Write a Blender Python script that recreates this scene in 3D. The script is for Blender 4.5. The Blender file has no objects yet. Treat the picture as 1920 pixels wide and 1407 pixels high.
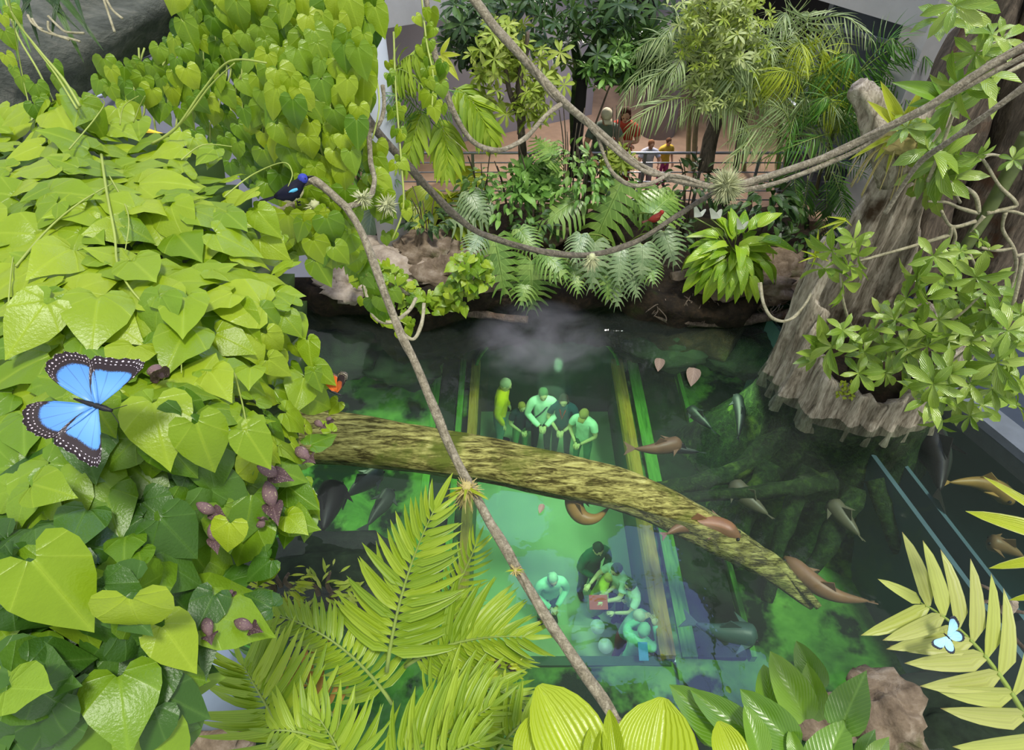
import bpy, bmesh, math, random
from math import sin, cos, pi, radians, atan2, sqrt
from mathutils import Vector, Matrix, noise, Quaternion
R = random.Random(7)
SC = bpy.context.scene
COL = SC.collection
V = Vector
# ------------------------------------------------------------------ camera
F = 1230.0; PITCH = radians(43.5); CAM = V((0, 0, 6.2))
FWD = V((0, cos(PITCH), -sin(PITCH))); UPV = V((0, sin(PITCH), cos(PITCH))); RT = V((1, 0, 0))
cd = bpy.data.cameras.new('camera'); cam = bpy.data.objects.new('camera', cd); COL.objects.link(cam)
cam.location = CAM; cam.rotation_euler = (pi/2 - PITCH, 0, 0)
cd.sensor_width = 36; cd.lens = 36*F/1920; cd.clip_start = .05; cd.clip_end = 200
SC.camera = cam
# ------------------------------------------------------------------ world, sun, exposure
w = bpy.data.worlds.new('world'); SC.world = w; w.use_nodes = True
bg = w.node_tree.nodes['Background']
bg.inputs['Color'].default_value = (.93, .97, 1.0, 1); bg.inputs['Strength'].default_value = 1.0
sl = bpy.data.lights.new('sun', 'SUN'); sl.energy = 3.6; sl.angle = radians(9); sl.color = (1, .96, .88)
so = bpy.data.objects.new('sun', sl); COL.objects.link(so)
SUNDIR = V((.2, -.3, 1)).normalized()
so.rotation_euler = SUNDIR.to_track_quat('Z', 'Y').to_euler()
SC.view_settings.view_transform = 'Standard'; SC.view_settings.look = 'None'
SC.view_settings.gamma = 1; SC.view_settings.use_curve_mapping = False
SC.view_settings.exposure = -0.1
SC.cycles.max_bounces = 6; SC.cycles.transparent_max_bounces = 12
SC.cycles.volume_step_rate = 2.0; SC.cycles.volume_max_steps = 64

def area(name, loc, target, sx, sy, e, col):
    l = bpy.data.lights.new(name, 'AREA'); l.shape = 'RECTANGLE'; l.size = sx; l.size_y = sy; l.energy = e; l.color = col
    o = bpy.data.objects.new(name, l); COL.objects.link(o); o.location = loc
    o.rotation_euler = (V(target)-V(loc)).to_track_quat('-Z', 'Y').to_euler(); return o
area('tunnel_fill', (.65, 6.3, -1.25), (.65, 6.3, -5), .5, 4.5, 66, (.85, 1, .8))  # added fill light that brightens the tunnel, not a fixture of it
area('pool_fill', (-2.6, 6.2, -.35), (-2.9, 6.6, -3), .9, .9, 70, (.85, 1, .7))  # added underwater fill to brighten the sand left of the tunnel
area('pool_fill', (2.9, 7.0, -.35), (3.0, 7.4, -3), .9, .9, 50, (.85, 1, .7))  # same added fill for the sand on the right

area('gallery_fill', (2.2, 12.6, 3.6), (1.2, 10.4, .8), 1.6, .8, 260, (1, .92, .84))  # added fill light for the dim walkway and its visitors
def ray(px, py): return FWD + RT*((px-960)/F) + UPV*((703.5-py)/F)
def P(px, py, d): return CAM + ray(px, py)*d
def W(px, py, z):
    r = ray(px, py); return CAM + r*((z-CAM.z)/r.z)
def WY(px, py, y):
    r = ray(px, py); return CAM + r*(y/r.y)
def dep(p): return (V(p)-CAM).dot(FWD)
def proj(p):
    q = V(p)-CAM; d = q.dot(FWD); return (960+F*q.x/d, 703.5-F*q.dot(UPV)/d)

# ------------------------------------------------------------------ materials
class N:
    def __init__(s, name):
        s.m = bpy.data.materials.new(name); s.m.use_nodes = True; s.t = s.m.node_tree; s.t.nodes.clear()
        s.out = s.t.nodes.new('ShaderNodeOutputMaterial')
    def n(s, ty, ins=None, **kw):
        x = s.t.nodes.new('ShaderNode'+ty)
        for k, v in kw.items(): setattr(x, k, v)
        for k, v in (ins or {}).items():
            if isinstance(v, bpy.types.NodeSocket): s.t.links.new(v, x.inputs[k])
            else:
                x.inputs[k].default_value = v
        return x
    def math(s, op, a, b=0.0, c=0.0): return s.n('Math', {0: a, 1: b, 2: c}, operation=op).outputs[0]
    def mix(s, f, a, b):
        x = s.t.nodes.new('ShaderNodeMix'); x.data_type = 'RGBA'
        for i, v in ((0, f), (6, a), (7, b)):
            if isinstance(v, bpy.types.NodeSocket): s.t.links.new(v, x.inputs[i])
            else: x.inputs[i].default_value = (v if i == 0 else c4(v))
        return x.outputs[2]
    def ramp(s, f, stops):
        x = s.t.nodes.new('ShaderNodeValToRGB'); e = x.color_ramp.elements
        while len(e) < len(stops): e.new(.5)
        for i, (p, c) in enumerate(stops): e[i].position = p; e[i].color = c4(c)
        s.t.links.new(f, x.inputs[0]); return x.outputs[0]
    def noise(s, scale, detail=4, vec=None, rough=.55, dist=0):
        ins = {'Scale': scale, 'Detail': detail, 'Roughness': rough, 'Distortion': dist}
        if vec is not None: ins['Vector'] = vec
        return s.n('TexNoise', ins).outputs[0]
    def coord(s, k='Object', sc=(1, 1, 1)):
        c = s.n('TexCoord').outputs[k]
        if tuple(sc) != (1, 1, 1): c = s.n('Mapping', {'Vector': c, 'Scale': sc}).outputs[0]
        return c
    def bump(s, h, st=.3, d=.02): return s.n('Bump', {'Height': h, 'Strength': st, 'Distance': d}).outputs[0]
    def end(s, sh, vol=None):
        s.t.links.new(sh, s.out.inputs[0])
        if vol: s.t.links.new(vol, s.out.inputs[1])
        return s.m
def c4(c): return tuple(c) + ((1,) if len(c) == 3 else ())
def srgb(r, g, b):
    f = lambda v: (v/255/12.92) if v/255 <= .04045 else ((v/255+.055)/1.055)**2.4
    return (f(r), f(g), f(b))

def plain(name, c, rough=.6, var=.15, nscale=8, bump=.1, spec=.4, metal=0):
    a = N(name); v = a.coord(); nz = a.noise(nscale, 5, v)
    lo = tuple(x*(1-var) for x in c); hi = tuple(min(1, x*(1+var)) for x in c)
    col = a.ramp(nz, [(.3, lo), (.7, hi)])
    b = a.n('BsdfPrincipled', {'Base Color': col, 'Roughness': rough, 'Specular IOR Level': spec, 'Metallic': metal})
    if bump: a.t.links.new(a.bump(a.noise(nscale*4, 5, v), bump), b.inputs['Normal'])
    return a.end(b.outputs[0])

def leafmat(name, cols, rough=.38, tr=.3, veins=7, vs=.35, pleat=0, spots=None, slope=.55, spec=.5, edge=None, tip=None):
    a = N(name)
    r = a.math('FRACT', a.math('ADD', a.n('ObjectInfo').outputs['Random'], a.n('NewGeometry').outputs['Random Per Island']))
    k = len(cols)
    base = a.ramp(r, [(i/(k-1), c) for i, c in enumerate(cols)])
    ob = a.coord()
    nz = a.noise(2.5, 3, ob)
    base = a.mix(a.math('MULTIPLY', nz, .5), base, tuple(x*.6 for x in cols[len(cols)//2]))
    uv = a.n('UVMap').outputs[0]; sp = a.n('SeparateXYZ', {0: uv})
    u = a.math('ABSOLUTE', a.math('SUBTRACT', sp.outputs[0], .5)); v = sp.outputs[1]
    mid = a.math('SMOOTH_MIN', a.math('MULTIPLY', u, 30.0), 1.0, .2)     # 0 at the midrib
    midf = a.math('SUBTRACT', 1.0, mid)
    if slope < 0:
        an = a.math('ARCTAN2', a.math('SUBTRACT', sp.outputs[0], .5), a.math('ADD', v, .12))
        wv = a.math('ABSOLUTE', a.math('SINE', a.math('MULTIPLY', an, float(veins))))
        h = a.math('MULTIPLY', a.math('POWER', wv, .3), .9)
        vf = a.math('POWER', a.math('SUBTRACT', 1.0, wv), 9.0)
    elif pleat:
        wv = a.math('SINE', a.math('MULTIPLY', sp.outputs[0], pleat*2*pi))
        h = a.math('MULTIPLY', wv, .5)
        vf = a.math('MULTIPLY', a.math('POWER', a.math('ABSOLUTE', wv), 6.0), .5)
    else:
        arg = a.math('SUBTRACT', a.math('MULTIPLY', v, veins*pi), a.math('MULTIPLY', u, veins*pi*2*slope))
        wv = a.math('ABSOLUTE', a.math('SINE', arg))
        h = a.math('POWER', wv, .35)
        vf = a.math('POWER', a.math('SUBTRACT', 1.0, wv), 7.0)
    f = a.math('MULTIPLY', a.math('MAXIMUM', vf, midf), vs)
    f = a.n('Clamp', {0: f}).outputs[0]
    light = tuple(min(1, x*1.5+.04) for x in cols[-1])
    col = a.mix(f, base, light)
    if edge: col = a.mix(a.math('SMOOTH_MIN', a.math('MULTIPLY', a.math('MAXIMUM', a.math('SUBTRACT', u, .40), 0.0), 12.0), 1.0, .1), col, edge)
    if tip:
        tn = a.math('ADD', v, a.math('MULTIPLY', a.noise(6, 3, ob), .25))
        col = a.mix(a.n('Clamp', {0: a.math('MULTIPLY', a.math('SUBTRACT', tn, 1.0), 8.0)}).outputs[0], col, tip)
    if spots:
        sn = a.noise(14, 2, ob)
        col = a.mix(a.n('Clamp', {0: a.math('MULTIPLY', a.math('SUBTRACT', sn, .62), 10.0)}).outputs[0], col, spots)
    hh = a.math('ADD', h, a.math('MULTIPLY', a.noise(20, 3, ob), .5))
    nb = a.bump(hh, .18 if pleat and pleat < 5 else (.22 if name.startswith('aroid') else .45), .006)
    b = a.n('BsdfPrincipled', {'Base Color': col, 'Roughness': rough, 'Specular IOR Level': spec, 'Normal': nb})
    t = a.n('BsdfTranslucent', {'Color': col, 'Normal': nb})
    m = a.n('MixShader', {0: tr, 1: b.outputs[0], 2: t.outputs[0]})
    return a.end(m.outputs[0])

def barkmat(name, cols, sc=(6, 6, 1.2), moss=None, bump=.8, rough=.85, f=3.0, mz=.55):
    a = N(name); v = a.coord('Object', sc)
    n1 = a.noise(f, 8, v, .65, .6); n2 = a.noise(f*4, 6, v, .6)
    col = a.ramp(a.math('ADD', a.math('MULTIPLY', n1, .7), a.math('MULTIPLY', n2, .3)), [(.3+.4*i/(len(cols)-1), c) for i, c in enumerate(cols)])
    if moss:
        mn = a.noise(1.6, 5, a.coord())
        col = a.mix(a.n('Clamp', {0: a.math('MULTIPLY', a.math('SUBTRACT', mn, mz), 9.0)}).outputs[0], col, moss)
    b = a.n('BsdfPrincipled', {'Base Color': col, 'Roughness': rough, 'Specular IOR Level': .25})
    a.t.links.new(a.bump(a.math('ADD', n1, a.math('MULTIPLY', n2, .4)), bump, .05), b.inputs['Normal'])
    return a.end(b.outputs[0])
M = {}
yg = [srgb(96, 138, 18), srgb(150, 178, 24), srgb(176, 200, 40)]
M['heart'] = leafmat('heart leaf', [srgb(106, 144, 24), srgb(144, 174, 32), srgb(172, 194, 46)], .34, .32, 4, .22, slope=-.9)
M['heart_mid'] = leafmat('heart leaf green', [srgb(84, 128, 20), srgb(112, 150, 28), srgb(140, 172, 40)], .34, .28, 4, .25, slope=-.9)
M['heart_dark'] = leafmat('heart leaf deep', [srgb(50, 88, 24), srgb(66, 108, 28), srgb(88, 128, 34)], .36, .22, 4, .25, slope=-.9)  # deep green of older leaves, with shade put into the colour
M['palm'] = leafmat('palm leaflet', [srgb(112, 148, 26), srgb(142, 172, 36), srgb(166, 190, 52)], .42, .32, 0, .4, pleat=3)
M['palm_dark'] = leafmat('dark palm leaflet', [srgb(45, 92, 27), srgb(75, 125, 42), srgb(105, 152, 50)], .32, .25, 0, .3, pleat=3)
M['palm_grey'] = leafmat('grey palm leaflet', [srgb(105, 130, 77), srgb(147, 170, 107), srgb(197, 212, 150)], .4, .25, 0, .3, pleat=2)
M['palm_pale'] = leafmat('pale palm leaflet', [srgb(170, 176, 96), srgb(186, 190, 112), srgb(176, 190, 80)], .42, .3, 0, .3, pleat=4, tip=srgb(110, 80, 45))
M['palm_brown'] = leafmat('dried palm leaflet', [srgb(150, 110, 40), srgb(180, 138, 60)], .6, .2, 0, .2, pleat=3)
M['palm_lime'] = leafmat('lime palm leaflet', [srgb(150, 170, 30), srgb(176, 190, 48)], .4, .3, 0, .3, pleat=2)
M['monstera'] = leafmat('monstera leaf', [srgb(84, 124, 44), srgb(110, 148, 56), srgb(138, 168, 76)], .42, .22, 9, .55, slope=.5, spec=.7)
M['monstera_grey'] = leafmat('monstera leaf grey', [srgb(92, 122, 72), srgb(122, 148, 96), srgb(146, 166, 118)], .4, .2, 9, .5, slope=.5, spec=.7)
M['peace'] = leafmat('peace lily leaf', [srgb(98, 147, 32), srgb(142, 181, 39), srgb(172, 202, 59)], .28, .28, 8, .3, spots=srgb(190, 190, 80))
M['broad'] = leafmat('broad pleated leaf', [srgb(160, 184, 30), srgb(184, 202, 50)], .32, .35, 0, .35, pleat=12)
M['yellow'] = leafmat('yellow leaf', [srgb(176, 192, 36), srgb(200, 210, 70)], .34, .38, 0, .4, pleat=8, edge=srgb(200, 205, 120))
M['aroid'] = leafmat('aroid leaf', [srgb(76, 122, 24), srgb(104, 148, 34), srgb(128, 166, 44)], .32, .22, 10, .25, slope=.7, spec=.8)
M['sheff'] = leafmat('umbrella leaflet', [srgb(98, 136, 30), srgb(140, 172, 56), srgb(170, 192, 84)], .24, .28, 7, .4, spec=.8)
M['shrub'] = leafmat('shrub leaf', [srgb(78, 124, 49), srgb(114, 161, 67), srgb(153, 195, 96)], .34, .22, 6, .3)
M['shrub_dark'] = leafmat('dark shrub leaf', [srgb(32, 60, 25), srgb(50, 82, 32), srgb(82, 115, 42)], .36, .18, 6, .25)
M['shrub_lime'] = leafmat('lime shrub leaf', [srgb(130, 156, 34), srgb(160, 182, 60), srgb(190, 200, 100)], .4, .3, 6, .3)
M['shrub_pale'] = leafmat('pale shrub leaf', [srgb(154, 171, 99), srgb(198, 209, 143), srgb(165, 187, 77)], .4, .28, 6, .3)
M['spathe'] = leafmat('white spathe', [srgb(220, 225, 205), srgb(235, 238, 225)], .4, .35, 3, .1)
M['flower'] = leafmat('mottled flower', [srgb(66, 44, 48), srgb(104, 78, 80)], .7, .1, 9, .5, spots=srgb(176, 166, 130))
M['stem'] = plain('green stem', srgb(130, 150, 70), .5)
M['vstem'] = plain('pale vine stem', srgb(150, 165, 80), .5)
M['rope'] = barkmat('rope bark', [srgb(84, 78, 64), srgb(140, 132, 112), srgb(192, 184, 162)], (8, 8, 8), None, .5, .85, 5)
M['rope_dark'] = barkmat('shaded rope bark', [srgb(60, 58, 50), srgb(104, 98, 84), srgb(140, 132, 114)], (8, 8, 8), None, .5, .85, 5)  # darker copy of the rope bark, shade put into its colour
M['branch_grey'] = barkmat('grey branch bark', [srgb(50, 54, 50), srgb(84, 88, 82), srgb(112, 112, 104)], (2, 5, 5), srgb(60, 66, 40), .6, .8, 2.2, .62)
M['twig'] = barkmat('pale twig bark', [srgb(108, 104, 80), srgb(160, 154, 126), srgb(190, 184, 156)], (6, 6, 6), None, .4)
M['bamboo'] = plain('green trunk', srgb(84, 96, 50), .5, .25, 6)
M['stump'] = barkmat('stump bark', [srgb(44, 38, 30), srgb(136, 126, 108), srgb(190, 180, 160), srgb(214, 206, 190)], (5, 5, .9), srgb(78, 62, 44), 1.0, .85, 2.4, .6)
M['trunk'] = barkmat('trunk bark', [srgb(44, 40, 34), srgb(96, 86, 74), srgb(140, 126, 108)], (5, 5, 1), srgb(92, 64, 44), .9, .85, 2.6, .58)
M['wetbark'] = barkmat('algae covered root', [srgb(12, 20, 9), srgb(34, 56, 22), srgb(70, 98, 38)], (3, 3, 3), srgb(120, 150, 50), .9, .8, 3, .6)
M['log'] = barkmat('mossy log bark', [srgb(26, 24, 10), srgb(78, 74, 30), srgb(178, 176, 98), srgb(216, 218, 140)], (1.2, 7, 7), srgb(92, 104, 34), 1.0, .85, 2.6, .56)
M['rock'] = barkmat('brown rock', [srgb(70, 58, 44), srgb(116, 102, 84), srgb(158, 146, 128)], (1.5, 1.5, 1.5), srgb(70, 78, 34), .7, .9, 2.5, .6)
M['rock_pale'] = barkmat('pale rock', [srgb(104, 92, 78), srgb(160, 148, 132), srgb(190, 178, 160)], (1.5, 1.5, 2), srgb(124, 104, 76), .7, .9, 2.2, .6)
M['bank'] = barkmat('dark soil bank', [srgb(12, 10, 7), srgb(34, 28, 18), srgb(60, 48, 32)], (2, 2, 2), srgb(40, 46, 16), .9, .95, 2.6, .6)
M['sand'] = barkmat('algae coated sand', [srgb(34, 62, 28), srgb(96, 138, 56), srgb(140, 176, 80)], (1, 1, 1), srgb(18, 34, 18), .2, .9, 1.0, .47)
M['poolwall'] = barkmat('dark pool wall', [srgb(12, 18, 13), srgb(30, 42, 28), srgb(44, 60, 38)], (1.4, 1.4, 1.4), None, .3, .9, 1.5)
M['tealwall'] = plain('teal pool floor', srgb(72, 96, 108), .7, .15, 1.2)
M['tfloor'] = plain('tunnel floor', srgb(196, 196, 170), .9, .1, 1.5, .05, .0)
M['twall'] = plain('tunnel wall', srgb(44, 76, 54), .5, .3, 1.5, .1)
M['amber'] = barkmat('amber beam', [srgb(110, 80, 24), srgb(170, 130, 50), srgb(190, 156, 70)], (6, .6, 6), None, .2, .6, 2)
M['greenbeam'] = barkmat('green beam', [srgb(50, 90, 34), srgb(92, 140, 56), srgb(116, 164, 74)], (6, .6, 6), None, .2, .6, 2)
M['deadleaf'] = leafmat('dead leaf', [srgb(120, 100, 84), srgb(160, 142, 122)], .7, .1, 5, .3)
M['postblue'] = plain('pale blue post', srgb(128, 142, 158), .5, .08, 3, 0)
M['white'] = plain('white painted steel', srgb(190, 196, 204), .4, .05, 3, 0)
M['concrete'] = plain('pale concrete', srgb(168, 168, 168), .7, .08, 3, .1)
M['wallgrey'] = plain('lilac grey wall', srgb(122, 120, 128), .8, .06, 2, .05)
M['dark'] = plain('dark interior', srgb(22, 18, 16), .9, .2, 2, .05)
M['deck'] = plain('walkway floor', srgb(150, 124, 100), .7, .15, 4, .1)
M['steel'] = plain('steel rail', srgb(170, 172, 178), .3, .05, 4, 0, .5, .7)
M['greywood'] = plain('grey boards', srgb(92, 94, 104), .7, .12, 3, .1)
M['pane'] = plain('slate blue panel', srgb(62, 70, 82), .25, .25, 1.2, .03, .6)
M['kerb'] = plain('grey kerb stone', srgb(98, 106, 114), .7, .12, 5, .2)
M['black'] = plain('black', (.008, .008, .01), .5, .1)
M['moss'] = plain('pale moss blade', srgb(176, 180, 136), .7, .2, 20, 0)
M['straw'] = plain('straw root', srgb(176, 162, 104), .8, .25, 20, 0)
M['yellowboard'] = plain('yellow board', srgb(232, 196, 60), .5, .05)
# ------------------------------------------------------------------ geometry helpers
class G:
    """vertex / face collector"""
    def __init__(s): s.v = []; s.f = []; s.uv = []; s.mi = []
    def add(s, vs, fs, uvs=None, mi=0):
        o = len(s.v); s.v += [tuple(x) for x in vs]
        s.f += [tuple(i+o for i in q) for q in fs]
        s.uv += list(uvs) if uvs else [(0.5, 0.5)]*len(vs); s.mi += [mi]*len(fs)
    def merge(s, g, mat=None, mi=0):
        s.add([mat @ V(x) for x in g.v] if mat else g.v, g.f, g.uv, mi)
        if mi == 0: s.mi[-len(g.f):] = g.mi
    def mesh(s, name, mats, smooth=True):
        me = bpy.data.meshes.new(name); me.from_pydata(s.v, [], s.f)
        if not isinstance(mats, (list, tuple)): mats = [mats]
        for m in mats: me.materials.append(M[m] if isinstance(m, str) else m)
        ul = me.uv_layers.new(name='UVMap'); li = [0]*len(me.loops); me.loops.foreach_get('vertex_index', li)
        fl = []
        for i in li: fl += s.uv[i]
        ul.data.foreach_set('uv', fl)
        me.polygons.foreach_set('use_smooth', [smooth]*len(me.polygons))
        me.polygons.foreach_set('material_index', s.mi)
        me.update(); return me
    def box(s, c, sz, mi=0, rot=None):
        x, y, z = (k/2 for k in sz); vs = []
        for a in (-1, 1):
            for b in (-1, 1):
                for d in (-1, 1):
                    p = V((a*x, b*y, d*z)); p = (rot @ p) if rot else p; vs.append(p+V(c))
        s.add(vs, [(0, 1, 3, 2), (4, 6, 7, 5), (0, 4, 5, 1), (2, 3, 7, 6), (0, 2, 6, 4), (1, 5, 7, 3)], None, mi); return s
    def tube(s, pts, rad, n=8, cap=True, mi=0, wob=0):
        pts = [V(p) for p in pts]; m = len(pts)
        if not hasattr(rad, '__len__'): rad = [rad]*m
        t0 = (pts[1]-pts[0]).normalized(); nn = t0.orthogonal().normalized(); vs = []; uvs = []; L = 0
        for i in range(m):
            t = ((pts[min(i+1, m-1)]-pts[max(i-1, 0)])).normalized() if m > 1 else t0
            nn = (nn-t*nn.dot(t)).normalized(); b = t.cross(nn)
            if i: L += (pts[i]-pts[i-1]).length
            for k in range(n):
                a = 2*pi*k/n; r = rad[i]
                if wob: r *= 1+wob*noise.noise(pts[i]*4+V((cos(a), sin(a), 0))*1.3)*2
                vs.append(pts[i]+(nn*cos(a)+b*sin(a))*r); uvs.append((k/n, L))
        fs = [(i*n+k, i*n+(k+1) % n, (i+1)*n+(k+1) % n, (i+1)*n+k) for i in range(m-1) for k in range(n)]
        if cap: fs += [tuple(range(n-1, -1, -1)), tuple((m-1)*n+k for k in range(n))]
        s.add(vs, fs, uvs, mi); return s
    def ball(s, c, r, nu=12, nv=8, mi=0, nz=0, sc=1.0, rot=None):
        if not hasattr(r, '__len__'): r = (r, r, r)
        vs = []; fs = []
        for j in range(nv+1):
            ph = pi*j/nv
            for i in range(nu):
                th = 2*pi*i/nu; d = V((sin(ph)*cos(th), sin(ph)*sin(th), cos(ph)))
                k = 1+(nz*(noise.fractal(d*sc+V(c)*.7, 1, 2, 4)) if nz else 0)
                p = V((d.x*r[0], d.y*r[1], d.z*r[2]))*k
                vs.append((rot @ p if rot else p)+V(c))
        for j in range(nv):
            for i in range(nu):
                fs.append((j*nu+i, (j+1)*nu+i, (j+1)*nu+(i+1) % nu, j*nu+(i+1) % nu))
        s.add(vs, fs, None, mi); return s
    def loft(s, secs, n=14, mi=0):
        """secs: (centre, axis_a, axis_b) ellipses"""
        vs = []; m = len(secs)
        for c, a, b in secs:
            for k in range(n):
                t = 2*pi*k/n; vs.append(V(c)+V(a)*cos(t)+V(b)*sin(t))
        fs = [(i*n+k, i*n+(k+1) % n, (i+1)*n+(k+1) % n, (i+1)*n+k) for i in range(m-1) for k in range(n)]
        fs += [tuple(range(n-1, -1, -1)), tuple((m-1)*n+k for k in range(n))]
        s.add(vs, fs, None, mi); return s

def spline(pts, seg=6):
    pts = [V(p) for p in pts]; o = []
    if len(pts) < 3:
        return [pts[0].lerp(pts[1], i/seg) for i in range(seg+1)]
    for i in range(len(pts)-1):
        a = pts[max(i-1, 0)]; b = pts[i]; c = pts[i+1]; d = pts[min(i+2, len(pts)-1)]
        for k in range(seg):
            t = k/seg
            o.append(.5*((2*b)+(c-a)*t+(2*a-5*b+4*c-d)*t*t+(3*b-a-3*c+d)*t**3))
    o.append(pts[-1]); return o

def link(name, me, parent=None, mat=None):
    o = bpy.data.objects.new(name, me); COL.objects.link(o)
    if parent: o.parent = parent
    if mat is not None: o.matrix_basis = mat
    return o
def tag(o, label, cat, group=None, kind=None):
    o['label'] = label; o['category'] = cat
    if group: o['group'] = group
    if kind: o['kind'] = kind
    return o
def thing(name, loc, label, cat, group=None):
    o = bpy.data.objects.new(name, None); COL.objects.link(o); o.location = loc; o.empty_display_size = .1
    return tag(o, label, cat, group)
def struct(name, g, mat, parent=None, smooth=False):
    o = link(name, g.mesh(name, mat, smooth), parent)
    if not parent: o['kind'] = 'structure'
    return o
def child(name, g, mat, parent, smooth=True):
    """g in world coordinates; parent is an Empty with translation only"""
    o = link(name, g.mesh(name, mat, smooth), parent)
    o.matrix_basis = Matrix.Translation(-parent.location); return o
def basis(p, t, n, s=1.0):
    t = V(t).normalized(); n = V(n); n = (n-t*n.dot(t))
    if n.length < 1e-4: n = t.orthogonal()
    n.normalize(); x = t.cross(n)
    m = Matrix((x, t, n)).transposed().to_4x4()
    return Matrix.Translation(p) @ m @ Matrix.Scale(s, 4)
def rnd(a, b): return R.uniform(a, b)
def rv(s=1): return V((rnd(-s, s), rnd(-s, s), rnd(-s, s)))

# ---- leaf shapes: base at the origin, tip along +Y, upper side +Z, length 1
def heart_leaf(cup=.15, droop=.25, fold=.1, wav=.03, wid=1.0, seed=0):
    half = [(0, 1.0), (.09, .86), (.24, .66), (.38, .45), (.46, .22), (.47, 0), (.40, -.18), (.27, -.27), (.13, -.22), (.03, -.06)]
    out = [(x*wid, y) for x, y in half] + [(-x*wid, y) for x, y in half[:0:-1]]
    c = (0, .1); g = G(); vs = []; uvs = []; n = len(out); rings = (.0, .35, .7, 1.0)
    def z(x, y, r):
        return fold*abs(x)*1.2 - cup*(x*x*2.2) - droop*max(0, y)**2 + wav*sin(seed+atan2(y-.1, x)*5)*r*r - .12*max(0, -y)
    for r in rings[1:]:
        for x, y in out:
            X = c[0]+(x-c[0])*r; Y = c[1]+(y-c[1])*r
            vs.append((X, Y, z(X, Y, r))); uvs.append((.5+X*.9, Y))
    vs.append((0, .1, 0)); uvs.append((.5, .1)); ci = len(vs)-1
    fs = [(ci, (k+1) % n, k) for k in range(n)]
    for j in range(2):
        fs += [(j*n+k, j*n+(k+1) % n, (j+1)*n+(k+1) % n, (j+1)*n+k) for k in range(n)]
    g.add(vs, [tuple(reversed(f)) for f in fs], uvs); return g
def blade_leaf(wid=.3, seg=6, prof=None, droop=.2, fold=.12, twist=0, stalk=0, wav=0, cols=4):
    """generic blade: width profile along the length"""
    prof = prof or (lambda s: sin(pi*min(1, s**.8))**.8)
    vs = []; uvs = []; g = G()
    for i in range(seg+1):
        s = i/seg; wd = wid*.5*max(.0, prof(s))+.002
        for k in range(cols+1):
            t = -1+2*k/cols; x = t*wd
            y = s*(1-.12*droop); z = -droop*s*s + fold*abs(t)*wd*2 + wav*sin(s*14)*abs(t)**2*wd
            vs.append((x, y, z)); uvs.append((.5+t*.5, s))
    c1 = cols+1
    fs = [(i*c1+k, i*c1+k+1, (i+1)*c1+k+1, (i+1)*c1+k) for i in range(seg) for k in range(cols)]
    g.add(vs, fs, uvs)
    if stalk: g.tube([(0, -stalk, -.02), (0, .02, 0)], .012, 4)
    return g
def leaflet(wid=.12, droop=.25, seg=5, fold=.25):
    return blade_leaf(wid, seg, lambda s: (min(1, s*5+.25))*(1-s**2.6)**.8, droop, fold, cols=2)
def monstera_leaf(nf=12, wid=.95, gap=.42, droop=.25, seed=0):
    rr = random.Random(seed); g = G()
    def hw(s): return wid*.5*(sin(pi*(.12+.88*s)**.75)**.7 if s < .98 else .1)+.02
    for side in (-1, 1):
        for i in range(nf):
            s0 = -.14+1.1*i/nf; s1 = s0+1.1/nf*(1-gap*rr.uniform(.7, 1.15)); sm = (s0+s1)/2
            H = hw(max(.02, min(.96, sm+.12)))*(1.05 if i else .9)
            sweep = .16+.12*sm; jn = rr.uniform(.14, .26); vs = []; uvs = []
            rows = [(0, 0), (jn, 0), (.55, 1), (.86, 1), (1, 1)]
            for q, (r, op) in enumerate(rows):
                a, b = (s0, s0+1.1/nf) if not op else (s0, s1)
                if i == 0 and op == 0: a = max(a, -.06)
                a = max(a, -.16)
                wd = (b-a); 
                if r >= .86: a += wd*(.12 if r < 1 else .38); b -= wd*(.05 if r < 1 else .3)
                x = side*r*H
                for y in (a, b):
                    yy = y+sweep*r*r*.9-.02
                    if r == 0: yy = min(max(y, 0), 1.0)
                    z = .10*r-.30*r*r*H*2-droop*max(0, yy)**2+rr.uniform(-.006, .006)
                    vs.append((x, yy, z)); uvs.append((.5+side*r*.5, i/nf+(.0 if y == a else .09)))
            fs = [(2*q, 2*q+1, 2*q+3, 2*q+2) for q in range(len(rows)-1)]
            if side < 0: fs = [tuple(reversed(f)) for f in fs]
            g.add(vs, [tuple(reversed(f)) for f in fs], uvs)
    g.tube([(0, i/5, -droop*(i/5)**2+.004) for i in range(6)], [.011, .01, .009, .007, .005, .002], 4)
    return g
def whorl(n=7, seed=0, wid=.34, droop=.3, tilt=.25):
    """palmate whorl of leaflets radiating from a stalk end, radius 1"""
    rr = random.Random(seed); g = G()
    for i in range(n):
        a = 2*pi*i/n+rr.uniform(-.2, .2); L = rr.uniform(.75, 1.05)
        lf = blade_leaf(wid*rr.uniform(.85, 1.1), 5, lambda s: max(0, (s-.12)*1.14)**.6*(1-s**3.2)**.7*1.25 if s > .12 else .06, droop*rr.uniform(.6, 1.5), .25, cols=2)
        m = Matrix.Rotation(a, 4, 'Z') @ Matrix.Rotation(tilt*rr.uniform(-.3, 1.6), 4, 'X') @ Matrix.Scale(L, 4)
        g.merge(lf, m)
    return g
LM = {}
MB = {'monstera': 1}
def lm(key, fn, mat):
    k = (key, mat)
    if k not in LM: LM[k] = fn().mesh(key, mat)
    return LM[k]
HE = [lambda i=i: heart_leaf(cup=.1+.12*(i % 3), droop=.12+.1*(i % 4), fold=.05+.09*(i % 3), wav=.02+.012*(i % 3), wid=.92+.07*(i % 4), seed=i*1.7) for i in range(8)]
def heart(mat, i=None):
    i = R.randrange(8) if i is None else i
    return lm('heart_leaf_%d' % i, HE[i], mat)
HG = [f() for f in HE]

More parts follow.
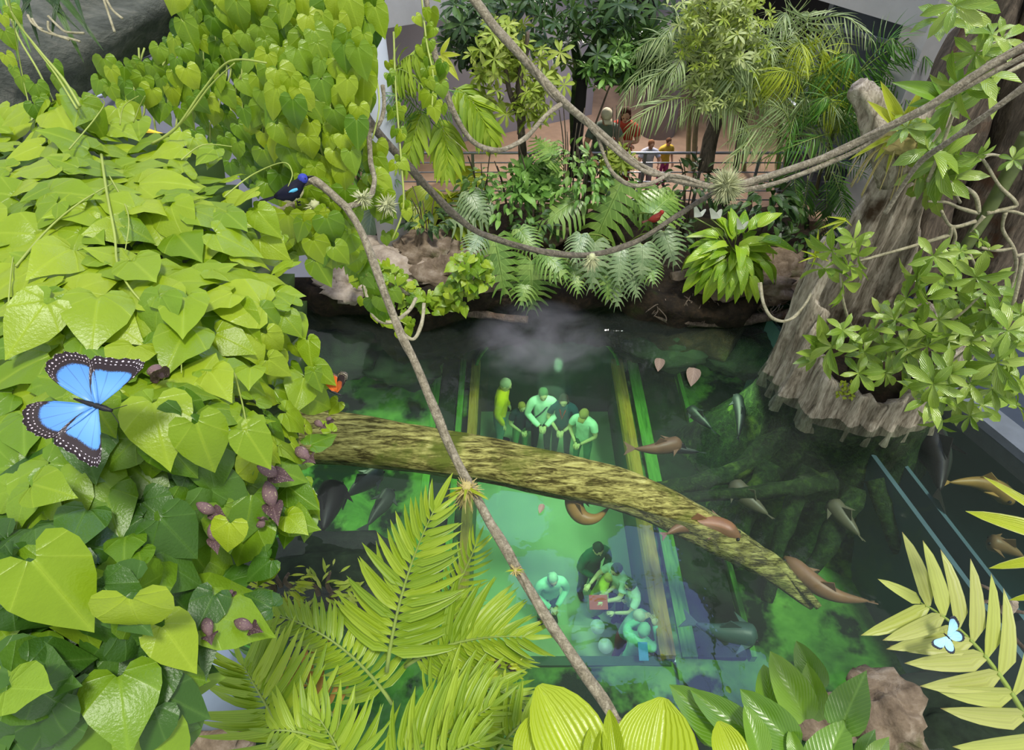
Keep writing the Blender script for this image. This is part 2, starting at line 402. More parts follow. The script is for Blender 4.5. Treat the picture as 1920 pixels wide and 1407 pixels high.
# ---- fronds
def bez(a, b, c, t): return a*(1-t)**2+b*(2*t*(1-t))+c*t*t
def frond(parent, base, mid, tip, n, L, wd, mat='palm', separate=False, nrm=None, stemr=.008, lo=.08, angle=(1.15, .45), droop=.3, taper=.45, sag=.25, name='frond', stemmat='stem', jit=.06, bare=0, Ls=None):
    """pinnate frond; world points; L leaflet length, wd leaflet width/length"""
    base, mid, tip = V(base), V(mid), V(tip)
    ctrl = mid*2-(base+tip)/2
    path = [bez(base, ctrl, tip, i/14) for i in range(15)]
    nv = V(nrm) if nrm is not None else ((CAM-mid).normalized()*.6+V((0, 0, .5)))
    g = G(); g.tube(path, [stemr*(1-.8*i/14)+.001 for i in range(15)], 5)
    lets = []
    for i in range(n):
        t = lo+(1-lo)*(i+.5)/n
        p = bez(base, ctrl, tip, t); tg = (bez(base, ctrl, tip, min(1, t+.03))-bez(base, ctrl, tip, t-.03)).normalized()
        side = tg.cross(nv).normalized(); nn = side.cross(tg).normalized()
        k = (t-lo)/(1-lo); ll = L*(taper+(1-taper)*sin(pi*min(1, .18+k*.85))**.8)
        if Ls: ll = L*Ls(k)
        an = angle[0]+(angle[1]-angle[0])*k
        for sd in (-1, 1):
            a = an+rnd(-jit, jit)*1.5
            d = (side*sd*sin(a)+tg*cos(a)+nn*rnd(-.05, .15)).normalized()
            d = (d-V((0, 0, sag*rnd(.5, 1.3)))).normalized()
            lets.append(basis(p, d, nn+side*sd*.25+rv(.12), ll*rnd(.92, 1.06)))
    d = (tip-path[-3]).normalized(); lets.append(basis(path[-1], d, nv, L*.5))
    if separate:
        fo = child(name, g, stemmat, parent)
        me = [lm('leaflet_%.2f_%.2f' % (wd, q), (lambda q=q: leaflet(wd, q)), mat) for q in (droop*.5, droop, droop*1.6)]
        for m in lets:
            o = link('leaflet', R.choice(me), fo); o.matrix_basis = m   # frond object carries the plant offset
        return fo
    lg = [leaflet(wd, q, 4) for q in (droop*.5, droop, droop*1.6)]
    g.mi = [1]*len(g.f)
    for m in lets: g.merge(R.choice(lg), m)
    return child(name, g, [mat, stemmat], parent)

def leafbt(parent, me, base, tip, nrm=None, wscale=1.0, name='leaf', roll=0):
    """put a unit leaf with its base and tip at world points"""
    base, tip = V(base), V(tip); d = tip-base
    n = V(nrm) if nrm is not None else (CAM-base).normalized()+V((0, 0, .3))
    m = basis(base, d, n, d.length)
    if roll: m = m @ Matrix.Rotation(roll, 4, 'Y')
    if wscale != 1: m = m @ Matrix.Scale(wscale, 4, (1, 0, 0))
    o = link(name, me, parent); o.matrix_basis = Matrix.Translation(-parent.location) @ m; return o

def inpoly(x, y, pl):
    c = False; j = len(pl)-1
    for i in range(len(pl)):
        xi, yi = pl[i]; xj, yj = pl[j]
        if (yi > y) != (yj > y) and x < (xj-xi)*(y-yi)/(yj-yi)+xi: c = not c
        j = i
    return c
def scatter(pl, rad, cap=100000, tries=40000):
    """blue noise in a polygon"""
    xs = [p[0] for p in pl]; ys = [p[1] for p in pl]; pts = []; cell = rad; gr = {}
    for _ in range(tries):
        x = rnd(min(xs), max(xs)); y = rnd(min(ys), max(ys))
        if not inpoly(x, y, pl): continue
        r = rad; k = (int(x//cell), int(y//cell)); ok = True
        for a in range(-1, 2):
            for b in range(-1, 2):
                for q in gr.get((k[0]+a, k[1]+b), ()):
                    if (q[0]-x)**2+(q[1]-y)**2 < r*r: ok = False
        if ok: pts.append((x, y)); gr.setdefault(k, []).append((x, y))
        if len(pts) >= cap: break
    return pts
def idw(tab, x, y, p=2.4):
    s = 0; t = 0
    for a, b, v in tab:
        d = ((a-x)**2+(b-y)**2+400)**(p/2); s += v/d; t += 1/d
    return s/t

def shrub(name, label, cat, base, rad, n, size, mat, kind='blade', group=None, h=None, wd=.42, flat=.6, stems=5, only_front=True, leafname='leaf'):
    """leafy bush: separate leaf parts on arching stems around a real volume"""
    base = V(base); t = thing(name, base, label, cat, group)
    h = h or rad*1.2; g = G(); c = base+V((0, 0, h*.55))
    for i in range(stems):
        a = rnd(0, 2*pi); e = c+V((cos(a)*rad*.6, sin(a)*rad*.6, rnd(.1, .4)*h))
        g.tube(spline([base+V((cos(a), sin(a), 0))*.05, base.lerp(e, .5)+V((0, 0, h*.15)), e], 4), [.014*(1-.06*q) for q in range(9)], 5)
    child('stem', g, 'trunk', t)
    if kind == 'blade': mes = [lm('%s_leaf%d_%.2f' % (kind, q, wd), (lambda q=q: blade_leaf(wd, 5, None, .15+.2*q, .2, stalk=.12)), mat) for q in range(3)]
    elif kind == 'whorl': mes = [lm('whorl%d_%.2f' % (q, wd), (lambda q=q: whorl(6+q, q, wd)), mat) for q in range(3)]
    elif kind == 'heart': mes = [heart(mat, q) for q in range(4)]
    for i in range(n):
        d = rv(); 
        while d.length > 1 or d.length < .2: d = rv()
        d.normalize(); d.z = abs(d.z)*1.1-.25
        if only_front and d.y > .35 and R.random() < .8: d.y = -d.y
        p = c+V((d.x*rad, d.y*rad, d.z*min(h*.6, rad*.85)))*rnd(.65, 1.05)
        out = V((d.x, d.y, d.z*.5)).normalized()
        if kind == 'whorl': tdir = rv()+V((0, 0, -.2)); nr = out*.7+V((0, -.2, .6))+rv(.3)
        else: tdir = out+V((0, 0, -.35))+rv(.5); nr = V((0, -.35, 1))+out*.4+rv(.4)
        o = link(leafname, R.choice(mes), t); o.matrix_basis = Matrix.Translation(-base) @ basis(p, tdir, nr, size*rnd(.7, 1.25))
    return t
# ================================================================== SETTING
def quad(pts, h=.1):
    g = G(); a = [V(p) for p in pts]; n = len(a); b = [p-V((0, 0, h)) for p in a]
    g.add(a+b, [tuple(range(n)), tuple(range(2*n-1, n-1, -1))]+[(i, i+n, (i+1) % n+n, (i+1) % n) for i in range(n)]); return g
def rect(x0, y0, x1, y1, z, h=.1): return quad([(x0, y0, z), (x1, y0, z), (x1, y1, z), (x0, y1, z)], h)
def wallbox(a, b, z0, z1, th=.2):
    a, b = V((a[0], a[1], 0)), V((b[0], b[1], 0)); d = b-a; g = G()
    g.box(((a.x+b.x)/2, (a.y+b.y)/2, (z0+z1)/2), (d.length, th, z1-z0), 0, Matrix.Rotation(atan2(d.y, d.x), 3, 'Z')); return g
TX0, TX1, TY0, TY1, TZ = -.62, 1.95, 3.6, 9.3, -3.6
# pool basin
def sandgrid(x0, y0, x1, y1, z, st=.22):
    g = G(); nx = max(1, int((x1-x0)/st)); ny = max(1, int((y1-y0)/st)); vs = []
    for j in range(ny+1):
        for i in range(nx+1):
            x = x0+(x1-x0)*i/nx; y = y0+(y1-y0)*j/ny; vs.append((x, y, z+.16*noise.fractal(V((x*.7, y*.7, 3)), 1, 2, 4)))
    g.add(vs, [(j*(nx+1)+i, j*(nx+1)+i+1, (j+1)*(nx+1)+i+1, (j+1)*(nx+1)+i) for j in range(ny) for i in range(nx)]); return g
g = sandgrid(-6.5, .4, TX0-.15, 9.6, -2.35); g.merge(sandgrid(TX1+.15, .4, 5.0, 9.6, -2.3)); g.merge(sandgrid(TX0-.2, .4, TX1+.2, TY0, -2.4))
struct('floor_pool_sand', g, 'sand', smooth=True)
struct('floor_pool_side_basin', rect(5.0, -1, 11, 12.5, -1.7), 'tealwall')
struct('wall_pool_back', wallbox((-7, 9.75), (10, 9.75), -4, -.1, .3), 'poolwall')
struct('wall_pool_left', wallbox((-6.6, 0), (-6.6, 10), -4, 0.05, .3), 'poolwall')
struct('wall_pool_front', wallbox((-7, .3), (11, .3), -4, 0.02, .3), 'poolwall')
g = rect(TX0-.1, TY0-.1, TX1+.1, TY1+.1, TZ)
struct('floor_tunnel', g, 'tfloor')
g = wallbox((TX0-.08, TY0), (TX0-.08, TY1), TZ, -2.3, .14); g.merge(wallbox((TX1+.08, TY0), (TX1+.08, TY1), TZ, -2.25, .14))
g.merge(wallbox((TX0-.1, TY0), (TX1+.1, TY0), TZ, -2.3, .12)); g.merge(wallbox((TX0-.3, TY1), (TX1+.3, TY1), TZ, -1.2, .12))
struct('wall_tunnel', g, 'twall')
# acrylic tunnel roof
def archgrid(y0, y1, rx, rz, th, n=20):
    g = G(); vs = []; cx = (TX0+TX1)/2; zb = -2.35
    for y in (y0, y1):
        for rr in (0, th):
            for i in range(n+1):
                a = pi*i/n; vs.append((cx+cos(a)*(rx+rr), y, zb+sin(a)*(rz+rr)))
    k = n+1; fs = []
    for i in range(n):
        fs += [(i, i+1, 2*k+i+1, 2*k+i), (k+i, 3*k+i, 3*k+i+1, k+i+1), (i, k+i, k+i+1, i+1), (2*k+i, 2*k+i+1, 3*k+i+1, 3*k+i)]
    g.add(vs, fs); return g
a = N('clear acrylic'); fr = a.math('ADD', a.math('MULTIPLY', a.math('POWER', a.n('LayerWeight', {'Blend': .5}).outputs['Facing'], 5.0), .1), .003)
tr = a.n('BsdfTransparent', {'Color': (.93, .98, .95, 1)}); gl = a.n('BsdfGlossy', {'Roughness': .03, 'Color': (.8, 1, .9, 1)})
M['acrylic'] = a.end(a.n('MixShader', {0: fr, 1: tr.outputs[0], 2: gl.outputs[0]}).outputs[0])
tun = thing('viewing_tunnel', (.66, 6.4, TZ), 'clear arched acrylic tunnel under the pool with amber and green beams', 'tunnel')
child('acrylic_roof', archgrid(TY0, TY1, 1.3, 1.05, .03), 'acrylic', tun)
child('end_arch', archgrid(TY1-.25, TY1-.1, 1.33, 1.12, .05), 'greenbeam', tun)
for x, wd in ((TX1+.04, .2), (TX0-.06, .16)):
    g = G(); g.box((x, 6.45, -2.22), (wd, TY1-TY0, .16)); child('amber_beam', g, 'amber', tun, False)
for x, wd in ((TX1+.33, .2), (TX0-.3, .1), (TX1+1.15, .07), (TX0-.75, .12)):
    g = G(); g.box((x, 6.45, -2.26), (wd, TY1-TY0, .16)); child('green_beam', g, 'greenbeam', tun, False)
g = G(); g.box((TX1+.75, 6.45, -2.25), (.62, TY1-TY0, .1)); child('dark_gutter', g, 'poolwall', tun, False)
g = G(); g.box((TX0-.53, 6.45, -2.25), (.3, TY1-TY0, .1)); child('dark_gutter', g, 'poolwall', tun, False)
# water
a = N('pool water'); nz = a.noise(3.0, 3, a.coord()); nb = a.bump(nz, .12, .02)
fr = a.n('Fresnel', {'IOR': 1.33, 'Normal': nb}).outputs[0]
tr = a.n('BsdfTransparent', {'Color': (.96, 1, .98, 1)}); gl = a.n('BsdfGlossy', {'Roughness': .02, 'Normal': nb})
mu = a.n('MixShader', {0: .014, 1: tr.outputs[0], 2: a.n('BsdfDiffuse', {'Color': (.8, .95, .85, 1)}).outputs[0]})
mx = a.n('MixShader', {0: fr, 1: mu.outputs[0], 2: gl.outputs[0]})
ab = a.n('VolumeAbsorption', {'Color': (.50, .80, .56, 1), 'Density': .42})
M['water'] = a.end(mx.outputs[0], ab.outputs[0])
g = G(); x0, x1, y0, y1, zb = -6.45, 10.6, .46, 12.4, -3.75
g.add([(x0, y0, 0), (x1, y0, 0), (x1, y1, 0), (x0, y1, 0), (x0, y0, zb), (x1, y0, zb), (x1, y1, zb), (x0, y1, zb)], [(0, 1, 2, 3), (7, 6, 5, 4), (0, 4, 5, 1), (1, 5, 6, 2), (2, 6, 7, 3), (3, 7, 4, 0)])
o = struct('water', g, 'water'); o['kind'] = 'stuff'; tag(o, 'green tinted pool water over the tunnel and sand', 'water')
# acrylic side wall ledges in the side basin
A = W(1655, 885, -.5); B = W(1880, 1190, -.5); d = (B-A).normalized(); A2 = A-d*3.2; B2 = B+d*1.5
struct('trim_1', wallbox(A2, B2, -2.4, -.45, .06), 'tealwall'); struct('trim_2', wallbox(A2+V((.45, .1, 0)), B2+V((.45, .1, 0)), -2.4, -.62, .05), 'tealwall')
# kerb and floor at the right
A = W(1700, 672, .12); B = W(1920, 850, .12); d = (B-A).normalized(); nn = V((-d.y, d.x, 0)) if -d.y > 0 else V((d.y, -d.x, 0))
A -= d*1.2; B += d*2.5
struct('trim_3', quad([A, B, B+nn*.34, A+nn*.34], .35), 'kerb')
struct('floor_right', quad([A+nn*.34, B+nn*.34, B+nn*6, A+nn*6], .1), 'pane')
# glass wall at the right with mullions
wa, wb = V((4.95, 11.2, 0)), V((9.2, 5.6, 0)); d = (wb-wa).normalized()
struct('wall_right', wallbox(wa, wb, 0, 7.5, .1), 'pane')
for i in range(6):
    q = wa+(wb-wa)*(i/5.0); g = G(); g.box((q.x-.06, q.y-.06, 3.7), (.07, .07, 7.4), 0, Matrix.Rotation(atan2(d.y, d.x), 3, 'Z')); struct('trim_%d' % (4+i), g, 'kerb')
for k in range(3):
    struct('trim_%d' % (10+k), wallbox(wa-V((.08, .06, 0)), wb-V((.08, .06, 0)), 1.2+1.9*k, 1.26+1.9*k, .05), 'kerb')
# building
struct('floor_walkway', rect(-6, 10.1, 6.5, 18, .3, .5), 'deck')
struct('floor_left', rect(-14, 1.0, -6.4, 18, .05, .4), 'greywood')
a1 = W(690, 300, .3); a2 = W(1105, 212, .3)
struct('wall_back', wallbox(a1+(a1-a2)*.1, a2, .3, 4.3, .2), 'wallgrey')
struct('wall_back_dark', wallbox((-15, 18), (14, 18), 0, 6.6, .2), 'dark')
struct('wall_doorway', wallbox((1.4, 16.6), (9, 16.6), 0, 6.2, .2), 'dark')
struct('wall_left', wallbox((-14, 0), (-14, 18), 0, 6, .2), 'greywood')
struct('ceiling_gallery', rect(3.6, 11.6, 12, 18.2, 4.9, .3), 'dark')
p = W(742, 468, .42); g = G(); g.tube([p+V((0, 0, -.4)), p+V((0, 0, 2)), p+V((0, 0, 6))], .255, 28)
o = link('support_column', g.mesh('support_column', 'white')); tag(o, 'round white steel column behind the vine curtain', 'column')
p = W(1232, 250, .3); g = G(); g.tube([p, p+V((0, 0, 5))], .36, 24)
o = link('support_column', g.mesh('support_column', 'wallgrey')); tag(o, 'grey round column on the walkway beside the dark doorway', 'column')
p = W(1585, 490, .1); g = G(); g.box(p+V((0, .2, 3.5)), (.50, .5, 7.4), 0, Matrix.Rotation(.2, 3, 'Z'))
o = link('support_column', g.mesh('support_column', 'concrete', False)); tag(o, 'pale square column behind the hollow stump', 'column')
p = W(425, 1310, .1); g = G(); g.tube([p+V((0, 0, -.5)), p+V((0, 0, .9)), p+V((0, 0, .93))], [.33, .33, .3], 28)
o = link('post', g.mesh('post', 'postblue')); tag(o, 'short pale blue post behind the bottom palm fronds', 'post')
A = W(700, 50, 3.3); B = W(905, 17, 3.3)
A += (A-B)*.8; B += (B-A)*.5
struct('trim_13', wallbox(A, B, 3.3, 3.72, .35), 'concrete')
struct('ceiling_walkway', quad([A+V((0, 0, .42)), B+V((0, 0, .42)), B+V((0, 3.5, .42)), A+V((0, 3.5, .42))], .12), 'wallgrey')
A = W(1752, 58, 3.6); B = W(1550, -2, 3.6); B += (B-A)*.6
g = wallbox(A, B, 3.6, 5.1, .3); struct('trim_14', g, 'concrete')
# slatted rail panel behind the vines, upper left
t = thing('slatted_rail_panel', P(240, 190, 6.2), 'grey panel with thin white rails behind the upper left vines', 'railing')
for k in range(12):
    g = G(); s = (k-5.5)*30
    g.tube([P(20, 210+s*1.6, 6.0), P(330, 110+s*1.6, 7.2)], .022, 6); child('rail', g, 'steel', t)
a, b, c, d = P(-60, -80, 6.3), P(620, -80, 8.2), P(620, 520, 7.6), P(-60, 520, 6.3)
g = G(); g.add([a, b, c, d, a+V((0, .1, 0)), b+V((0, .1, 0)), c+V((0, .1, 0)), d+V((0, .1, 0))], [(0, 1, 2, 3), (7, 6, 5, 4), (0, 4, 5, 1), (1, 5, 6, 2), (2, 6, 7, 3), (3, 7, 4, 0)])
child('backing_panel', g, 'greywood', t, False)
g = G(); a = P(140, 200, 3.4); b = P(330, 262, 3.2); g.add([a, b, b+V((0, -.02, -.13)), a+V((0, -.02, -.13)), a+V((0, .02, 0)), b+V((0, .02, 0)), b+V((0, 0, -.13)), a+V((0, 0, -.13))], [(0, 1, 2, 3), (7, 6, 5, 4), (0, 4, 5, 1), (2, 6, 7, 3), (1, 5, 6, 2), (3, 7, 4, 0)])
o = link('sign_board', g.mesh('sign_board', 'yellowboard', False)); tag(o, 'plain yellow board edge showing above the leafy mound', 'board')
# walkway railing
ry = 10.35; t = thing('walkway_railing', (1, ry, .3), 'steel multi rail guard railing in front of the visitors', 'railing')
xs = [-1.6+.95*i for i in range(9)]
for x in xs:
    g = G(); g.box((x, ry, .85), (.05, .03, 1.1)); child('post', g, 'steel', t, False)
for k in range(6):
    g = G(); g.tube([(-2.2, ry, 1.42-.17*k), (6.6, ry, 1.42-.17*k)], .024 if k == 0 else .012, 8); child('rail', g, 'steel', t)
# bank: height field with an overhanging rough front
def shore(x): return 7.75+.22*sin(x*1.3+.4)+.25*noise.noise(V((x*1.1, 0, 5)))+(.0 if x < 3.4 else (x-3.4)*.9)+(0 if x > -2 else (-2-x)*.12)
g = G(); nx, ny = 110, 30; vs = []
x0, x1 = -7.5, 5.0
for j in range(ny+1):
    for i in range(nx+1):
        x = x0+(x1-x0)*i/nx; v = j/ny
        if v < .35:
            k = v/.35; z = -1.1+1.5*k; y = shore(x)+.55*(1-k)**1.5 - .06*sin(k*9)
        else:
            k = (v-.35)/.65; z = .4+.12*noise.noise(V((x, k*4, 0))); y = shore(x)+k*(10.5-shore(x))
        nzv = noise.fractal(V((x*2, y*2, z*2)), 1, 2, 5)
        vs.append((x+.05*nzv, y+.16*nzv*(1 if v < .5 else .3), z+.10*nzv))
g.add(vs, [(j*(nx+1)+i, j*(nx+1)+i+1, (j+1)*(nx+1)+i+1, (j+1)*(nx+1)+i) for j in range(ny) for i in range(nx)])
struct('floor_planted_bank', g, 'bank', smooth=True)
def rockobj(c, r, label, mat='rock', nz=.35, sc=1.6, rot=0, name='rock', nu=34):
    g = G(); g.ball((0, 0, 0), r, nu, nu*2//3, 0, nz, sc)
    vs = []
    for q in g.v:
        q = V(q); q += q.normalized()*.035*noise.fractal(q*9+V(c), 1, 2, 4); vs.append(tuple(q))
    g.v = vs
    o = link(name, g.mesh(name, mat)); o.location = c; o.rotation_euler = (0, 0, rot); tag(o, label, 'rock'); return o
rockobj(W(740, 490, .45), (.95, .6, .26), 'pale flat rock at the foot of the white column', 'rock_pale', .5, 1.8)
rockobj(W(685, 535, .38), (.72, .36, .2), 'pale rounded ledge rock overhanging the pool left of the hanging rope', 'rock_pale', .4, 2)
rockobj(W(655, 490, .4), (.28, .2, .16), 'small pale rock behind the ledge rock', 'rock_pale', .4, 2)
rockobj(W(805, 470, .6), (.5, .4, .32), 'brown boulder right of the white column foot', 'rock', .4, 2)
rockobj(W(850, 505, .45), (.6, .4, .28), 'dark brown rock above the creeping vine', 'rock', .5, 1.7)
rockobj(W(1470, 500, .5), (.38, .3, .3), 'mossy round boulder right of the peace lily', 'rock', .3, 1.5)
rockobj(W(1030, 440, .6), (.3, .25, .18), 'brown stone between the monstera leaves', 'rock', .3, 2)
rockobj(W(925, 535, .35), (.32, .2, .14), 'small brown stone at the right end of the creeping vine', 'rock', .3, 2)
rockobj(W(1390, 535, .35), (.95, .4, .32), 'long root tangled rock ledge under the peace lily', 'rock', .5, 2.2)
rockobj(W(1352, 590, .02), (.2, .14, .08), 'small pale stone at the waterline below the peace lily', 'rock_pale', .3, 2)
rockobj(W(1655, 1335, .1), (.33, .34, .3), 'pale brown boulder behind the glossy bottom right leaves', 'rock', .35, 1.8)
rockobj(W(1545, 1350, .1), (.3, .2, .2), 'brown rock between the glossy bottom leaves', 'rock', .35, 1.8)
rockobj(W(380, 1400, .1), (.45, .35, .2), 'dark brown rock at the foot of the pale blue post', 'rock', .35, 1.8)
rockobj(W(1780, 1360, -.15), (.8, .4, .25), 'dark submerged rock under the yellowed frond', 'poolwall', .35, 1.8)
rockobj(W(640, 1070, -.2), (.9, .4, .3), 'dark rock shelf in the water above the palm fronds', 'poolwall', .35, 1.6)
# dark tumbled rocks under the water at the back
for i, (x, y, z, r) in enumerate([(640, 650, -.9, .8), (760, 680, -1.2, .7), (1250, 640, -.9, .8), (1390, 660, -1.1, .7)]):
    rockobj(W(x, y, z), (r, r*.6, r*.5), ['dark submerged rock at the back left of the pool', 'dark submerged rock left of the tunnel end', 'dark submerged rock right of the tunnel end', 'dark submerged rock near the hollow stump'][i], 'poolwall', .4, 1.7)

# ================================================================== STUMP AND TRUNKS
def tableat(tab, th):
    th = th % 360
    for (a, va), (b, vb) in zip(tab, tab[1:]+[(tab[0][0]+360, tab[0][1])]):
        if a <= th <= b: k = (th-a)/(b-a); k = k*k*(3-2*k); return va+(vb-va)*k
    return tab[0][1]
c0 = W(1600, 742, 0)+V((.12, .35, 0)); stc = c0
# rim height by bearing (0 = right, 90 = away, 180 = left, 270 = towards the viewer)
rim = [(0, .55), (25, 1.0), (48, .8), (62, 1.9), (80, 3.5), (103, 3.3), (116, 2.2), (128, 1.0), (140, .75), (155, 1.9), (172, 2.1), (190, 1.3), (210, .75), (240, .55), (268, .40), (290, .75), (315, 1.25), (332, 1.2), (348, .6)]
def stumpg(inner):
    g = G(); n = 200; m = 26; vs = []; uvs = []
    for j in range(m+1):
        for i in range(n):
            th = 360*i/n; a = radians(th); H = tableat(rim, th)+.08*noise.noise(V((cos(a)*7, sin(a)*7, 2)))
            v = j/m; z = -.25+v*(H+.25)
            rr = 1.02+.10*noise.fractal(V((cos(a)*3.0, sin(a)*3.0, z*.25)), 1, 2, 3)+.05*noise.fractal(V((cos(a)*9, sin(a)*9, z*.5)), 1, 2, 3)
            rr += .13*abs(sin(a*10+sin(a*4)*1.3+.25*noise.noise(V((a, z*2, 0)))))*(.6+.4*(1-v)) + .035*noise.fractal(V((cos(a)*16, sin(a)*16, z*1.2)), 1, 2, 3) + .10*max(0, .2-z)
            rr -= .02*z*2
            if inner: rr -= .16-.04*v if v < .99 else .04
            else: rr -= .02*(v > .97)
            vs.append(c0+V((cos(a)*rr, sin(a)*rr*.85, z))); uvs.append((i/n, v))
    fs = [(j*n+i, j*n+(i+1) % n, (j+1)*n+(i+1) % n, (j+1)*n+i) for j in range(m) for i in range(n)]
    return vs, fs, uvs, n, m
vs, fs, uvs, n, m = stumpg(False); g = G(); g.add([v-c0 for v in vs], fs, uvs)
vi, fi, ui, n, m = stumpg(True); g.add([v-c0 for v in vi], [tuple(reversed(f)) for f in fi], ui)
o1 = m*n; o2 = (m+1)*n+m*n
g.f += [(o1+i, o1+(i+1) % n, o2+(i+1) % n, o2+i) for i in range(n)]; g.mi += [0]*n
stump = thing('hollow_stump', c0, 'large hollow grey tree stump with jagged spires standing in the pool', 'stump')
link('bark_shell', g.mesh('bark_shell', 'stump'), stump)
g = G(); g.ball(V((0, 0, .02)), (.92, .78, .16), 30, 10, 0, .3, 3); link('soil', g.mesh('soil', 'bank'), stump)
# submerged root flare
g = G(); n = 120; m = 16; vs = []
for j in range(m+1):
    for i in range(n):
        a = 2*pi*i/n; v = j/m; z = -2.5+v*2.42
        rr = 1.12+.95*(1-v)**1.6*(1+.35*sin(a*5+1)) + .09*noise.fractal(V((cos(a)*3, sin(a)*3, z)), 1, 2, 4)
        vs.append(V((cos(a)*rr, sin(a)*rr*.9, z)))
g.add(vs, [(j*n+i, j*n+(i+1) % n, (j+1)*n+(i+1) % n, (j+1)*n+i) for j in range(m) for i in range(n)])
link('root_flare', g.mesh('root_flare', 'wetbark'), stump)
for i, (pts, r) in enumerate([([(1480, 800, -.5), (1380, 880, -.9), (1250, 915, -1.0), (1180, 912, -1.2)], .16), ([(1560, 900, -.4), (1490, 915, -.35), (1400, 925, -.5), (1240, 935, -.9)], .12),
                              ([(1600, 920, -.6), (1560, 1010, -.9), (1500, 1090, -1.4)], .16), ([(1450, 870, -.8), (1400, 960, -1.3), (1380, 1060, -1.9)], .18), ([(1640, 900, -.6), (1680, 1010, -1.0), (1700, 1080, -1.7)], .14),
                              ([(1520, 880, -.5), (1470, 990, -1.0), (1440, 1130, -1.6)], .15)]):
    g = G(); sp = spline([W(*q) for q in pts], 6); g.tube(sp, [r*(1-.6*k/len(sp)) for k in range(len(sp))], 9, wob=.3)
    child('root', g, 'wetbark', stump)
g = G(); sp = spline([V((-.15, -.2, .05)), V((-.05, -.15, .7)), V((.1, 0, 1.3)), V((.35, .1, 1.9))], 6); g.tube(sp, [.14-.05*k/len(sp) for k in range(len(sp))], 14)
TR = c0+V((.0, 0, 0))
# tall leaning trunks behind
def trunk(name, pts, rad, mat, label, n=26, cat='trunk', fl=.12):
    base = V(pts[0]); sp = spline(pts, 8); g = G(); m = len(sp); vs = []; uvs = []
    for i, p in enumerate(sp):
        t = (sp[min(i+1, m-1)]-sp[max(0, i-1)]).normalized(); x = t.cross(V((0, 1, 0))).normalized(); y = t.cross(x)
        r = rad[0]+(rad[1]-rad[0])*i/(m-1)
        for k in range(n):
            a = 2*pi*k/n; rr = r*(1+fl*sin(a*5+1)+.35*noise.fractal(V((cos(a)*1.6, sin(a)*1.6, i*.12))+base, 1, 2, 4))
            vs.append(p-base+(x*cos(a)+y*sin(a))*rr); uvs.append((k/n, i/m))
    g.add(vs, [(i*n+k, i*n+(k+1) % n, (i+1)*n+(k+1) % n, (i+1)*n+k) for i in range(m-1) for k in range(n)]+[tuple(range(n-1, -1, -1)), tuple((m-1)*n+k for k in range(n))], uvs)
    o = link(name, g.mesh(name, mat)); o.location = base; tag(o, label, cat); return o
trunk('tree', [WY(1690, 520, 7.6), WY(1745, 330, 7.7), WY(1795, 190, 7.7), WY(1850, 60, 7.8), WY(1900, -60, 7.8), WY(1990, -260, 7.8), WY(2080, -460, 7.8)], (.42, .14), 'trunk', 'tall brown tree trunk rising behind the hollow stump')
trunk('tree', [WY(1800, 640, 7.4), WY(1860, 440, 7.5), WY(1920, 270, 7.6), WY(1985, 60, 7.6), WY(2060, -140, 7.6), WY(2150, -380, 7.6)], (.55, .22), 'trunk', 'thick grey tree trunk at the right edge behind the bare branches')
trunk('driftwood_spire', [WY(1690, 330, 7.0), WY(1655, 240, 7.1), WY(1628, 190, 7.15), WY(1607, 158, 7.2)], (.24, .10), 'stump', 'pointed broken wood spire left of the hanging basket plant', 20, 'driftwood')
# grey horizontal branch upper left
trunk('tree_branch', [P(-120, 190, 3.6), P(0, 130, 3.7), P(120, 80, 3.8), P(250, 20, 3.9), P(400, -70, 4.1)], (.34, .2), 'branch_grey', 'thick smooth grey tree branch crossing the upper left corner', 28, 'branch', .02)
# floating log
lp = [W(250, 800, .05), W(380, 808, .05), W(500, 815, .05), W(620, 822, .05), W(760, 838, .05), W(900, 860, .03), W(1050, 895, 0), W(1180, 925, -.06), W(1290, 975, -.16), W(1390, 1030, -.3), W(1460, 1080, -.45), W(1525, 1135, -.6)]
sp = spline(lp, 8); m = len(sp); g = G(); n = 32; vs = []; uvs = []; base = sp[m//3]
for i, p in enumerate(sp):
    t = (sp[min(i+1, m-1)]-sp[max(0, i-1)]).normalized(); x = t.cross(V((0, 0, 1))).normalized(); y = x.cross(t)
    k = max(0, (i/(m-1)-.16)/.84); r = .345-.20*k-.09*max(0, k-.75)*4*.9
    for q in range(n):
        a = 2*pi*q/n; rr = r*(1+.22*noise.fractal(V((i*.05, cos(a)*1.6, sin(a)*1.6)), 1, 2, 5)+.05*abs(sin(a*8+sin(i*.15)*2)))
        vs.append(p-base+x*cos(a)*rr+y*sin(a)*rr*.9); uvs.append((q/n, k))
g.add(vs, [(i*n+k, i*n+(k+1) % n, (i+1)*n+(k+1) % n, (i+1)*n+k) for i in range(m-1) for k in range(n)]+[tuple(range(n-1, -1, -1)), tuple((m-1)*n+k for k in range(n))], uvs)
log = thing('fallen_log', base, 'long mossy fallen log floating across the pool', 'log'); link('trunk', g.mesh('log_trunk', 'log'), log)
g = G(); s2 = spline([W(1400, 1035, -.25), W(1450, 1050, -.3), W(1490, 1090, -.4), W(1535, 1140, -.5)], 6); g.tube(s2, [.10-.07*k/len(s2) for k in range(len(s2))], 10, wob=.3); child('forked_limb', g, 'log', log)
